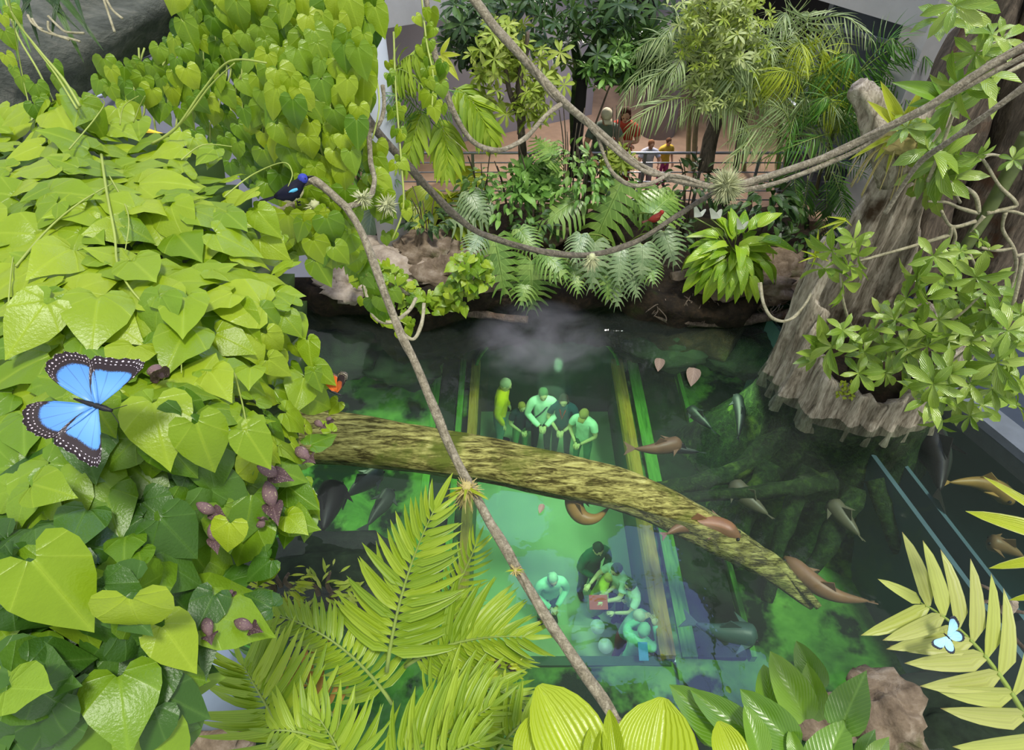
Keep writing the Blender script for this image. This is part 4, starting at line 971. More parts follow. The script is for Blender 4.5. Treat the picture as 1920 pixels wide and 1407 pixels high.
palm('broadleaf_palm', 'shaded palm behind the hanging vine left of the white column', W(670, 400, .4),
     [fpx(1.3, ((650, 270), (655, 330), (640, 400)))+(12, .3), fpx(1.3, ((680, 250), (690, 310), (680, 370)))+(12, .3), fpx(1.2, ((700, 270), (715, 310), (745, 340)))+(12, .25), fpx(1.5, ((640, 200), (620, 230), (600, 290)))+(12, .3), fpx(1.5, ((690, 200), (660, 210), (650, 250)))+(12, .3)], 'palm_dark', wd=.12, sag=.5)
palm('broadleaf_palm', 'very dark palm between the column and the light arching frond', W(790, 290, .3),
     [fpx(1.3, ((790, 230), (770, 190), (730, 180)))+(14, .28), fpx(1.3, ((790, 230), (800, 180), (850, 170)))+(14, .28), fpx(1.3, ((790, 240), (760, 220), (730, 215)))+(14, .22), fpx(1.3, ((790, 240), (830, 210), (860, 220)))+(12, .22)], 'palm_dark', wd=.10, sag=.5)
t = thing('spider_plant', P(825, 110, 3.9), 'small pale tuft with pointed leaves growing on the thin liana', 'plant')
bm3 = lm('tuftblade', lambda: blade_leaf(.26, 6, None, .3, .3), 'yellow')
for tx, ty in [(843, 68), (860, 100), (857, 142), (835, 140), (822, 132), (848, 120)]: leafbt(t, bm3, P(826, 104, 3.9), P(tx, ty, 3.85))
# shrubs of the bank, grey green and dark
SH = [('grey green leafy shrub below the railing left of the visitors', 960, 370, .5, .62, 90, .17, 'shrub', 'blade'),
      ('grey green shrub with rosettes above the left monstera', 1000, 345, .5, .4, 46, .24, 'shrub', 'whorl'),
      ('dense dark shrub between the monstera and the curved liana', 1095, 330, .5, .55, 100, .15, 'shrub', 'blade'),
      ('small leaved lime shrub in front of the man in the cap', 1158, 300, .6, .26, 50, .13, 'shrub_lime', 'whorl'),
      ('dark shrub under the small leaved lime shrub', 1150, 330, .5, .35, 80, .10, 'shrub_dark', 'blade'),
      ('dark leafy shrub under the moss ball', 1300, 350, .5, .5, 90, .16, 'shrub_dark', 'blade'),
      ('dark glossy shrub right of the moss ball', 1430, 380, .5, .5, 90, .2, 'shrub_dark', 'blade'),
      ('low shrub with light leaves left of the monstera', 905, 345, .5, .35, 50, .14, 'shrub', 'blade'),
      ('dark shrub at the foot of the pale square column', 1520, 440, .3, .45, 70, .2, 'shrub_dark', 'blade'),
      ('dark low shrub behind the left grey green monstera', 1000, 430, .4, .4, 70, .13, 'shrub_dark', 'blade'),
      ('dark low shrub behind the boulder beside the column', 800, 410, .4, .35, 50, .16, 'shrub_dark', 'blade'),
      ('dark low shrub between monstera and peace lily', 1260, 440, .4, .4, 60, .14, 'shrub_dark', 'blade'),
      ('shrub with oval leaves under the railing near the thin loop', 1070, 300, .5, .35, 50, .15, 'monstera', 'blade')]
for lb, x, y, z, r, n, s, m, k in SH:
    q = WY(x, y, 9.35 if y < 380 else 8.8); hh = max(.5, (q.z-.45)/.55)
    shrub('shrub', lb, 'shrub', (q.x, q.y, .45), r, int(n*1.1), s, m, k, h=hh)
# sunlit small tree with pinkish trunk
def tree(name, label, basep, forks, crown, n, size, mat, kind='whorl', trunkmat='trunk', r=.06, gravity=-.2, group=None, sph=None):
    basep = V(basep); t = thing(name, basep, label, 'tree', group)
    g = G()
    for f in forks:
        sp = spline([V(q) for q in f], 6); g.tube(sp, [r*(1-.6*k/len(sp)) for k in range(len(sp))], 8, wob=.2)
    child('tree_stem', g, trunkmat, t)
    mes = [lm('%s_t%d' % (kind, q), (lambda q=q: whorl(6+q, q+5, .36) if kind == 'whorl' else blade_leaf(.36, 5, None, .2+.2*q, .2)), mat) for q in range(3)]
    for i in range(n):
        c, rr = R.choice(crown); d = rv()
        while d.length > 1: d = rv()
        p = V(c)+V((d.x*rr[0], d.y*rr[1], d.z*rr[2]))
        o = link('leaf_cluster' if kind == 'whorl' else 'leaf', R.choice(mes), t)
        tdir = rv()+V((0, 0, gravity)); nr = V((0, -.4, .8))+rv(.5)
        o.matrix_basis = Matrix.Translation(-basep) @ basis(p, tdir, nr, size*rnd(.7, 1.3))
    return t
def WYs(pts, y): return [WY(a, b, y) for a, b in pts]
tree('small_tree', 'sunlit small tree with pink trunk and yellow green leaves before the grey wall', W(975, 250, .4), [WYs([(978, 250), (970, 205), (955, 170), (945, 110)], 9.45), WYs([(978, 230), (975, 150), (985, 100), (990, 60)], 9.45)],
     [(WY(965, 140, 9.45), (.75, .5, .55)), (WY(945, 80, 9.45), (.35, .4, .3)), (WY(1000, 180, 9.45), (.3, .3, .35))], 130, .20, 'shrub_lime')
tree('dark_canopy_tree', 'dark leafy tree crown above the visitors at the top centre', W(1090, 270, .3), [WYs([(1090, 330), (1080, 230), (1085, 140), (1070, 40)], 10.6), WYs([(1085, 150), (1130, 70), (1180, 20)], 10.4)],
     [(WY(960, 30, 10.0), (.95, .6, .45)), (WY(1090, 60, 10.2), (1.0, .6, .55)), (WY(1200, 50, 10.2), (.8, .6, .7)), (WY(900, 70, 10.2), (.5, .5, .4)), (WY(1200, 110, 10.2), (.5, .5, .3))], 290, .24, 'shrub_dark', trunkmat='wetbark', r=.13)
tree('small_leaf_tree', 'lighter twigs with lime leaf whorls hanging right of the grey wall', W(1120, 250, .4), [WYs([(1110, 250), (1140, 170), (1170, 100)], 10.1)],
     [(WY(1130, 130, 10.0), (.45, .4, .25)), (WY(1150, 100, 10.0), (.4, .4, .25))], 46, .20, 'shrub', r=.02)
tree('light_leaf_tree', 'tall pale tree with masses of tiny light leaves behind the grey palms', W(1330, 300, .3), [WYs([(1325, 320), (1335, 250), (1340, 150), (1350, 40)], 10.0)],
     [(WY(1345, 40, 9.2), (.6, .4, .6)), (WY(1370, 100, 9.2), (.5, .4, .5)), (WY(1330, -10, 9.3), (.6, .4, .4)), (WY(1345, 160, 9.2), (.4, .4, .4))], 280, .13, 'shrub_pale', kind='whorl', r=.1)
tree('light_leaf_tree', 'lime leaved bushy growth inside the pale tree over the grey palms', W(1400, 300, .3), [WYs([(1380, 320), (1390, 200), (1390, 90)], 10.2)],
     [(WY(1320, 70, 9.1), (.35, .4, .5)), (WY(1400, 130, 9.2), (.4, .4, .5)), (WY(1390, 30, 9.2), (.4, .4, .3))], 160, .12, 'shrub_lime', kind='whorl', r=.05)
# feathery grey palms
def fanfronds(root, cpx, y, n, rad, mat, seed, L=.42, wd=.045, a0=-2.6, a1=.6, nl=22):
    rr = random.Random(seed); out = []
    for i in range(n):
        a = a0+(a1-a0)*i/max(1, n-1)+rr.uniform(-.15, .15); r = rad*rr.uniform(.8, 1.15)
        c = WY(cpx[0], cpx[1], y); m = c+V((cos(a)*r*.55, rr.uniform(-.5, .2), -sin(a)*r*.5+.18)); e = c+V((cos(a)*r, rr.uniform(-.7, .1), -sin(a)*r*.85-.15))
        out.append((c, m, e, nl, L))
    return out
GP = [('feathery grey palm left of the pale tree', (1300, 120), 9.6, 8, .95, 'palm_grey', 1, (1290, 300)),
      ('feathery grey palm arching over the railing', (1310, 190), 9.3, 8, .95, 'palm_grey', 2, (1300, 320)),
      ('feathery grey palm at the pale tree foot', (1400, 170), 9.5, 8, 1.0, 'palm_grey', 3, (1395, 320)),
      ('feathery palm reaching up into the dark opening', (1470, 110), 9.7, 7, 1.0, 'palm_grey', 4, (1460, 320)),
      ('yellow green feathery palm left of the wood spire', (1500, 170), 9.2, 7, .8, 'palm_lime', 5, (1490, 330)),
      ('fine leaved green palm above the right lianas', (1480, 265), 9.0, 8, .9, 'palm_grey', 6, (1470, 360)),
      ('fine leaved dark palm against the dark opening', (1590, 160), 9.4, 7, .9, 'palm_dark', 7, (1570, 330)),
      ('green feathery palm below the wood spire', (1560, 250), 8.9, 8, .9, 'palm_dark', 8, (1550, 360))]
for lb, c, y, n, rad, m, sd, rt in GP:
    palm('feathery_palm', lb, W(rt[0], rt[1], .3), fanfronds(None, c, y, n, rad, m, sd, a0=-3.3, a1=.5), m, wd=.05, sag=.5, angle=(1.2, .5), trunkr=.05, droop=.5)
palm('fern_palm', 'dark green fern fronds hanging below the right lianas', W(1530, 370, .4),
     [fpx(1.2, ((1515, 330), (1510, 370), (1500, 410)))+(16, .3), fpx(1.2, ((1560, 320), (1575, 360), (1585, 402)))+(16, .3), fpx(1.3, ((1545, 330), (1550, 390), (1535, 440)))+(16, .26), fpx(1.2, ((1500, 310), (1490, 340), (1500, 380)))+(14, .28), fpx(1.0, ((1580, 380), (1590, 420), (1570, 460)))+(12, .2),
      fpx(1.2, ((1540, 300), (1590, 310), (1620, 330)))+(12, .2), fpx(1.5, ((1560, 200), (1590, 215), (1610, 240)))+(12, .22)], 'palm_dark', wd=.10, sag=.3, angle=(1.2, .6))
# young grey trunk by the railing
trunk('grey_trunk', [WY(1320, 320, 9.6), WY(1330, 270, 9.7), WY(1345, 215, 9.8)], (.13, .10), 'trunk', 'short pinkish palm trunk standing behind the railing', 14, 'trunk', .05)
trunk('thin_trunk', [WY(1075, 330, 10.0), WY(1082, 250, 10.0), WY(1092, 150, 10.0)], (.09, .08), 'dark', 'dark slim tree trunk left of the man in the cap', 12, 'trunk', .05)
trunk('thin_trunk', [WY(983, 330, 9.9), WY(980, 280, 9.9), WY(978, 240, 9.9)], (.07, .06), 'trunk', 'dark lower trunk under the sunlit small tree', 12, 'trunk', .05)
# tangled roots on the ledge
t = thing('root_tangle', W(1400, 560, .2), 'tangle of thin brown roots hanging from the peace lily ledge', 'roots'); g = G()
for i in range(120):
    p = W(rnd(1230, 1500), rnd(520, 575), .35)+V((0, rnd(-.1, .05), rnd(-.1, .1))); q = p+V((rnd(-.2, .2), -rnd(0, .12), -rnd(.05, .28)))
    g.tube(spline([p, (p+q)/2+rv(.06), q], 3), [.009]*6+[.003], 4)
child('roots', g, 'trunk', t)['kind'] = 'stuff'
# ================================================================== PLANTS ON AND AROUND THE STUMP
def sheff(name, label, base, twigs, ends, y, size, n=7, mat='sheff', twigmat='twig', jit=.05):
    t = thing(name, base, label, 'plant'); g = G()
    for tw in twigs:
        sp = spline([WY(a, b, c) for a, b, c in tw], 6); g.tube(sp, [.02*(1-.5*k/len(sp)) for k in range(len(sp))], 6)
    child('twig', g, twigmat, t)
    mes = [lm('umbrella%d' % q, (lambda q=q: whorl(6+q % 3, q+20, .46, .35, .45)), mat) for q in range(4)]
    for e in ends:
        x, yy = e[0], e[1]; s = (e[2] if len(e) > 2 else 1)*size
        p = WY(x, yy, y+rnd(-.25, .25))
        o = link('leaf_whorl', R.choice(mes), t); o.matrix_basis = Matrix.Translation(-V(base)) @ basis(p, rv(), (CAM-p).normalized()+V((0, 0, .4))+rv(.45), s*rnd(.85, 1.15))
    return t
ends = [(1560, 470), (1590, 500), (1580, 530, 1.2), (1545, 505), (1610, 480, .8), (1600, 450, .7), (1720, 520, 1.2), (1700, 560), (1740, 560, 1.1), (1680, 600), (1720, 610), (1760, 600, 1.1), (1800, 560, 1.1), (1830, 520), (1850, 580, 1.1), (1880, 560), (1640, 620), (1600, 640), (1580, 620, .8), (1560, 650), (1620, 660), (1660, 650, 1.2), (1700, 650), (1740, 650, 1.1), (1780, 640, 1.1), (1820, 640), (1640, 680), (1690, 690), (1740, 690), (1790, 690), (1830, 610), (1770, 520), (1800, 600), (1850, 540),
        (1750, 480, .9), (1790, 500, .9), (1610, 700, .8), (1660, 700, .8), (1720, 720), (1650, 590, .8)]
base = stc+V((0, -.1, .15))
sheff('umbrella_plant', 'umbrella plant with glossy leaf whorls growing out of the hollow stump', base, [[(1620, 720, 5.9), (1640, 680, 5.8), (1690, 600, 5.6), (1740, 520, 5.5)], [(1640, 680, 5.8), (1720, 640, 5.6), (1800, 590, 5.4), (1850, 540, 5.4)], [(1640, 680, 5.8), (1600, 620, 5.7), (1580, 560, 5.6), (1575, 500, 5.5)], [(1690, 660, 5.6), (1760, 690, 5.5), (1830, 640, 5.4)]], ends, 5.5, .30)
g = G(); sp = spline([base+V((0, 0, -.1)), base+V((.05, 0, .25)), base+V((.14, -.02, .6))], 6); g.tube(sp, [.17-.05*k/12 for k in range(len(sp))], 16)
o = link('stubby_trunk', g.mesh('stubby_trunk', 'bamboo')); tag(o, 'thick green plant stem standing inside the hollow stump', 'plant')
ends2 = [(1750, 720), (1740, 750), (1760, 770, .9), (1800, 750), (1840, 760), (1860, 730), (1890, 700, 1.1), (1900, 650), (1870, 680), (1910, 720), (1820, 720), (1780, 700), (1890, 620, .9), (1915, 590, .9), (1850, 690), (1770, 735), (1755, 790, .8), (1820, 780, .8), (1905, 760, .7)]
sheff('umbrella_plant', 'umbrella plant branch hanging over the kerb at the right edge', WY(1950, 600, 4.9), [[(1950, 600, 4.9), (1880, 660, 4.9), (1810, 720, 4.8), (1750, 770, 4.8)], [(1920, 480, 5.0), (1890, 600, 4.9), (1830, 700, 4.8), (1790, 740, 4.8)]], ends2, 4.8, .28)
ends3 = [(1740, 280), (1765, 300, 1.1), (1730, 320), (1775, 330), (1700, 240, .7), (1790, 290, .8), (1750, 345, 1.1)]
sheff('umbrella_plant', 'umbrella plant whorls below the liana beside the bark spire', WY(1800, 360, 7.0), [[(1800, 380, 7.0), (1770, 330, 6.8), (1745, 285, 6.7)]], ends3, 6.7, .36)
ends4 = [(1800, 160), (1840, 145), (1830, 100, .9), (1880, 75), (1860, 65, .8), (1790, 190), (1850, 165), (1790, 10), (1770, 35), (1820, 15)]
sheff('umbrella_plant', 'umbrella plant sprays at the upper right corner around the liana', WY(1950, 60, 6.2), [[(1950, 40, 6.2), (1880, 70, 6.1), (1830, 105, 6.0)], [(1850, -10, 6.0), (1800, 15, 5.9), (1770, 30, 5.9)], [(1920, 120, 6.1), (1860, 150, 6.0), (1800, 170, 6.0)]], ends4, 6.0, .28)
ends5 = [(1480+60*.0+30, 700, .01)]
t = thing('stump_fern', WY(1500, 690, 5.6), 'small leafy sprig on the left lip of the hollow stump', 'plant')
for bx, by, tx, ty in [(1535, 660, 1495, 690), (1530, 665, 1500, 660), (1545, 640, 1540, 600), (1540, 650, 1515, 630), (1530, 660, 1510, 700), (1545, 655, 1570, 640), (1525, 670, 1490, 680)]:
    leafbt(t, lm('sprig', lambda: blade_leaf(.32, 5, None, .2, .2), 'sheff'), WY(bx, by, 5.6), WY(tx, ty, 5.5))
t = thing('moss_cushion', WY(1585, 728, 5.75), 'small lime green cushion of tiny leaves on the stump rim', 'plant')
for i in range(60):
    p = t.location+V((rnd(-.1, .1), rnd(-.08, .03), rnd(-.1, .1))); o = link('leaf', lm('tiny', lambda: blade_leaf(.6, 3, None, .2, .2, cols=2), 'palm_lime'), t); o.matrix_basis = Matrix.Translation(p-t.location) @ basis((0, 0, 0), rv(), V((0, -1, .6))+rv(.5), .06)
# hanging basket with bromeliad-like leaves on the spire
c = WY(1682, 262, 6.9); t = thing('hanging_epiphyte', c, 'yellow green epiphyte with strap leaves perched by the pointed wood spire', 'plant')
g = G(); g.ball(c, (.22, .18, .16), 18, 12, 0, .4, 4); child('root_ball', g, 'straw', t)
for tx, ty, w_ in [(1668, 168, 1), (1705, 200, .8), (1725, 172, 1), (1650, 195, .9), (1740, 255, 1), (1770, 215, 1), (1785, 210, .8), (1600, 290, .5), (1640, 300, .8), (1730, 240, 1.1), (1755, 300, .8), (1660, 330, .6), (1625, 275, .5), (1700, 330, .6), (1718, 190, .9)]:
    leafbt(t, lm('strap', lambda: blade_leaf(.2, 7, None, .3, .3, wav=.1), 'yellow'), WY(rnd(1675, 1695), 250, 6.85), WY(tx, ty, 6.7), None, w_)
for i in range(40):
    d = V((rnd(-1, 1), rnd(-1, .2), rnd(-1, .1))).normalized(); g = G(); 
    if i < 12: g.tube(spline([c, c+d*.3, c+d*.4+V((0, 0, -.3))], 4), .006, 4); child('dangling_root', g, 'straw', t)
t = thing('hanging_epiphyte', WY(1790, 180, 6.5), 'green strap leaved plant on the trunk behind the upper right liana', 'plant')
for tx, ty, w_ in [(1740, 235, 1), (1760, 150, 1), (1830, 130, 1.4), (1880, 140, 1.5), (1800, 120, 1), (1720, 190, 1), (1850, 175, 1.3), (1700, 150, .8), (1870, 165, 1), (1730, 265, .8), (1810, 215, 1)]:
    leafbt(t, lm('strap2', lambda: blade_leaf(.32, 7, None, .3, .3), 'aroid'), WY(1785, 190, 6.5), WY(tx, ty, 6.4), None, w_)
for lb, c, tips in [('grassy tuft with narrow leaves on the left face of the stump spire', (1530, 480), [(1510, 470), (1500, 490), (1535, 440), (1545, 455), (1560, 490), (1520, 505)]),
                    ('yellow green narrow leaf tuft left of the stump top', (1585, 412), [(1540, 425), (1545, 440), (1560, 405), (1600, 425)])]:
    t = thing('grass_tuft', WY(c[0], c[1], 6.0), lb, 'plant')
    for tx, ty in tips: leafbt(t, bmm2, WY(c[0], c[1], 6.0), WY(tx, ty, 5.95), name='blade')
# bare pale branches in front of the trunks at right
t = thing('bare_branches', WY(1850, 400, 6.6), 'pale bare crooked branches spreading from the green leaning stem', 'branches')
g = G(); sp = spline([WY(1930, 250, 6.6), WY(1895, 320, 6.55), WY(1850, 400, 6.5), (WY(1800, 480, 6.4)), WY(1760, 540, 6.3)], 7); g.tube(sp, [.085-.03*k/len(sp) for k in range(len(sp))], 14); child('leaning_stem', g, 'bamboo', t)
for pts in [[(1835, 400), (1800, 390), (1775, 380), (1740, 378)], [(1835, 398), (1830, 370), (1815, 355), (1790, 345), (1768, 335)], [(1845, 405), (1825, 430), (1812, 460), (1828, 500), (1835, 540)], [(1850, 400), (1880, 395), (1905, 398), (1940, 410)], [(1885, 398), (1880, 430), (1900, 465), (1905, 500), (1895, 540), (1880, 570), (1862, 610), (1830, 660), (1795, 730)], [(1850, 400), (1895, 390), (1905, 380), (1875, 350), (1850, 310), (1840, 295)], [(1830, 415), (1785, 425), (1765, 395)], [(1785, 425), (1770, 470), (1730, 500)], [(1785, 425), (1790, 450), (1770, 500)], [(1783, 440), (1700, 465), (1610, 490)], [(1900, 465), (1870, 470), (1840, 465)], [(1905, 480), (1930, 475)], [(1862, 612), (1850, 600), (1840, 570)], [(1740, 340), (1760, 290), (1800, 180)]]:
    g = G(); sp = spline([WY(a, b, 6.45) for a, b in pts], 6); g.tube(sp, [.024-.010*k/len(sp) for k in range(len(sp))], 7, wob=.2); child('branch', g, 'twig', t)
ends6 = [(1835, 450, .8), (1800, 480, .7), (1850, 470, .7), (1800, 470, .7), (1835, 290, .7), (1900, 300, .7), (1800, 475, .8)]
sheff('umbrella_plant', 'few small leaf whorls among the pale bare branches', WY(1830, 480, 6.3), [[(1835, 300, 6.4), (1860, 290, 6.4), (1900, 300, 6.4)]], ends6, 6.3, .22)

# ================================================================== FOREGROUND PALMS
def PF(pts): return [P(*q) for q in pts]
fr_palm = thing('areca_palm', P(720, 1400, 3.1), 'bright green feather palm at the bottom centre with tall upright frond', 'palm')
def fgfrond(par, b, m, e, n, L, wd, mat='palm', nrm=None, Ls=None, angle=(1.2, .5), sag=.12, lo=.1, jit=.06, droop=.35):
    b, m, e = PF([b, m, e])
    b2, m2, e2 = b-par.location, m-par.location, e-par.location
    fo = frond(par, b, m, e, n, L, wd, mat, True, nrm, .009, lo, angle, droop, Ls=Ls, sag=sag, jit=jit)
    # leaflets are placed in world coordinates: the frond carries the offset of its plant
    return fo
up = V((0, -.55, .85))
fgfrond(fr_palm, (725, 1260, 2.9), (758, 1100, 2.85), (815, 955, 2.8), 19, .35, .19, nrm=up, Ls=lambda k: 1.0-.62*k, angle=(1.25, .6))
fgfrond(fr_palm, (760, 1250, 3.0), (860, 1205, 2.9), (985, 1195, 2.8), 20, .27, .17, nrm=up, Ls=lambda k: .6+.6*sin(pi*min(1, k+.2))**.7, sag=.2)
fgfrond(fr_palm, (735, 1320, 3.0), (640, 1215, 2.9), (520, 1155, 2.9), 22, .28, .16, nrm=up, Ls=lambda k: .9-.45*k, sag=.35, angle=(1.35, .6))
fgfrond(fr_palm, (820, 1170, 3.2), (862, 1090, 3.15), (893, 1020, 3.1), 11, .20, .15, nrm=up, Ls=lambda k: 1-.5*k)
fgfrond(fr_palm, (780, 1330, 2.9), (880, 1290, 2.8), (985, 1320, 2.75), 18, .2, .14, nrm=up, sag=.3)
t2 = thing('areca_palm', P(560, 1430, 2.9), 'dark green feather palm at the bottom with wide left frond', 'palm')
fgfrond(t2, (560, 1420, 2.75), (495, 1315, 2.7), (458, 1250, 2.65), 16, .36, .13, 'palm', nrm=up, Ls=lambda k: 1.0-.35*k, angle=(1.2, .75), sag=.02)
fgfrond(t2, (700, 1440, 2.7), (600, 1385, 2.6), (510, 1370, 2.6), 16, .24, .15, 'palm', nrm=up, sag=.25, angle=(1.4, .8))
fgfrond(t2, (700, 1440, 2.75), (820, 1385, 2.65), (920, 1325, 2.6), 20, .27, .17, 'palm', nrm=up, sag=.2)
fgfrond(t2, (560, 1330, 3.1), (490, 1250, 3.1), (470, 1200, 3.1), 9, .2, .12, 'palm_dark', nrm=up)
fgfrond(t2, (640, 1360, 3.05), (590, 1300, 3.0), (560, 1260, 3.0), 9, .22, .12, 'palm_brown', nrm=up)
t3 = thing('areca_palm', P(900, 1460, 2.8), 'low dense palm fronds at the bottom edge left of the yellow leaves', 'palm')
fgfrond(t3, (900, 1460, 2.7), (950, 1385, 2.6), (1000, 1345, 2.6), 14, .2, .14, 'palm', nrm=up, sag=.25)
fgfrond(t3, (760, 1460, 2.65), (830, 1420, 2.55), (900, 1390, 2.5), 14, .2, .16, 'palm', nrm=up, sag=.25)
fgfrond(t3, (640, 1460, 2.65), (640, 1420, 2.6), (600, 1350, 2.55), 12, .22, .16, 'palm', nrm=up, sag=.25)
# yellowed frond at the right with big leaflets
t4 = thing('yellowed_palm', P(1960, 1440, 2.0), 'pale yellow green frond with brown tips at the lower right', 'palm')
fgfrond(t4, (1960, 1420, 1.95), (1850, 1235, 1.95), (1725, 1130, 1.95), 9, .275, .26, 'palm_pale', nrm=V((0, -.5, .85)), Ls=lambda k: 1.05-.3*k, angle=(1.05, .85), sag=.02, lo=.02, jit=.05, droop=.1)
t5 = thing('lime_palm', P(1990, 1000, 1.7), 'bright yellow leaflet tips entering at the right edge above the pale frond', 'palm')
pl = [lm('lime%d' % q, (lambda q=q: leaflet(.22, .15+.1*q, 6)), 'yellow') for q in range(2)]
for bx, by, tx, ty, w_ in [(1990, 1010, 1818, 957, 1), (1990, 985, 1850, 893, .6), (1990, 1045, 1855, 1064, .9), (1990, 1110, 1890, 1125, .9), (1960, 940, 1890, 925, .5)]:
    leafbt(t5, pl[0], P(bx, by, 1.6), P(tx, ty, 1.65), None, w_, 'leaflet')
# thin dark twig with a cocoon beside the frond
t6 = thing('water_twig', P(1880, 1160, 2.4), 'thin dark twig with a pale snail like cocoon right of the yellowed frond', 'twig')
for pts in [[(1838, 1098), (1860, 1110), (1875, 1140), (1890, 1170), (1905, 1200), (1925, 1220)], [(1840, 1130), (1865, 1130), (1885, 1150)], [(1880, 1140), (1900, 1145), (1925, 1150)]]:
    g = G(); g.tube(spline([P(x, y, 2.4) for x, y in pts]), .006, 6, wob=.3); child('twig', g, 'trunk', t6)
g = G(); g.ball(P(1893, 1140, 2.36), (.02, .02, .045), 12, 10, 0, .2, 3); child('cocoon', g, 'rock_pale', t6)
# big pleated leaves at the bottom
t = thing('pleated_leaf_plant', P(1130, 1470, 2.0), 'huge yellow pleated leaves at the bottom edge near the liana end', 'plant')
rnd_prof = lambda s: sin(pi*(.06+.94*s)**1.25)**.55 if s < .99 else .12
pm = [blade_leaf(wd, 10, rnd_prof, .25, fd, wav=.03, cols=8).mesh('leaf', 'broad') for wd, fd in ((.62, .2), (.95, .15), (.4, .5))]
for bx, by, tx, ty, k, w_ in [(1120, 1500, 1022, 1288, 0, 1.0), (1215, 1530, 1240, 1315, 1, .85), (1160, 1470, 1142, 1335, 2, .8), (1100, 1450, 1120, 1345, 2, .7), (1390, 1470, 1352, 1355, 0, 1.0), (985, 1460, 1000, 1340, 0, .9)]:
    leafbt(t, pm[k], P(bx, by, 1.95), P(tx, ty, 2.0), (CAM-P(bx, by, 2)).normalized()+V((rnd(-.3, .3), 0, .3)), w_)
# glossy aroid leaves
t = thing('glossy_leaf_plant', P(1480, 1450, 2.6), 'cluster of glossy dark green pointed leaves at the bottom right of centre', 'plant')
am = [heart_leaf(.1, .25+.1*q, .25, .02, .82, q).mesh('leaf', 'aroid') for q in range(2)] + [blade_leaf(.55, 10, lambda s: sin(pi*(.04+.96*s)**.8)**.65, .25, .3, wav=.04, cols=6).mesh('leaf', 'aroid')]
for bx, by, tx, ty, k, w_, d in [(1395, 1395, 1262, 1292, 2, .9, 2.55), (1420, 1385, 1300, 1300, 2, .8, 2.5), (1490, 1400, 1395, 1300, 2, 1.0, 2.45), (1450, 1350, 1440, 1250, 2, 1.3, 2.6), (1510, 1350, 1452, 1228, 2, 1.0, 2.55), (1540, 1290, 1493, 1208, 2, 1.1, 2.7), (1545, 1350, 1510, 1250, 2, .9, 2.6),
                                 (1585, 1345, 1622, 1255, 0, 1.0, 2.4), (1540, 1345, 1480, 1410, 0, .0, 2.4), (1545, 1440, 1590, 1338, 0, 1.0, 2.35), (1340, 1395, 1300, 1305, 2, 1.0, 2.6), (1425, 1420, 1405, 1325, 2, 1.0, 2.4), (1620, 1410, 1640, 1365, 0, .9, 2.6), (1640, 1420, 1670, 1380, 0, .9, 2.5), (1500, 1430, 1480, 1370, 2, 1.0, 2.4), (1370, 1300, 1360, 1285, 2, 1, 2.7)]:
    if w_ <= 0: continue
    leafbt(t, am[k], P(bx, by, d), P(tx, ty, d+.03), (CAM-P(bx, by, d)).normalized()+V((rnd(-.4, .4), 0, .3)), w_)
# fine leaved lime shrub over the dark water at the left
shrub('fern_shrub', 'small feathery lime sprigs on the bank edge above the palms', 'plant', P(610, 1125, 3.3), .16, 110, .07, 'shrub_lime', 'blade', h=.12, wd=.22)
shrub('fern_shrub', 'second feathery sprig tuft beside the mound lower corner', 'plant', P(530, 1115, 3.2), .12, 60, .07, 'palm_lime', 'blade', h=.14, wd=.2)
shrub('fern_shrub', 'yellow sprig tuft between the palm fronds right tips', 'plant', P(945, 1260, 2.9), .08, 40, .05, 'palm_lime', 'blade', h=.08, wd=.25)
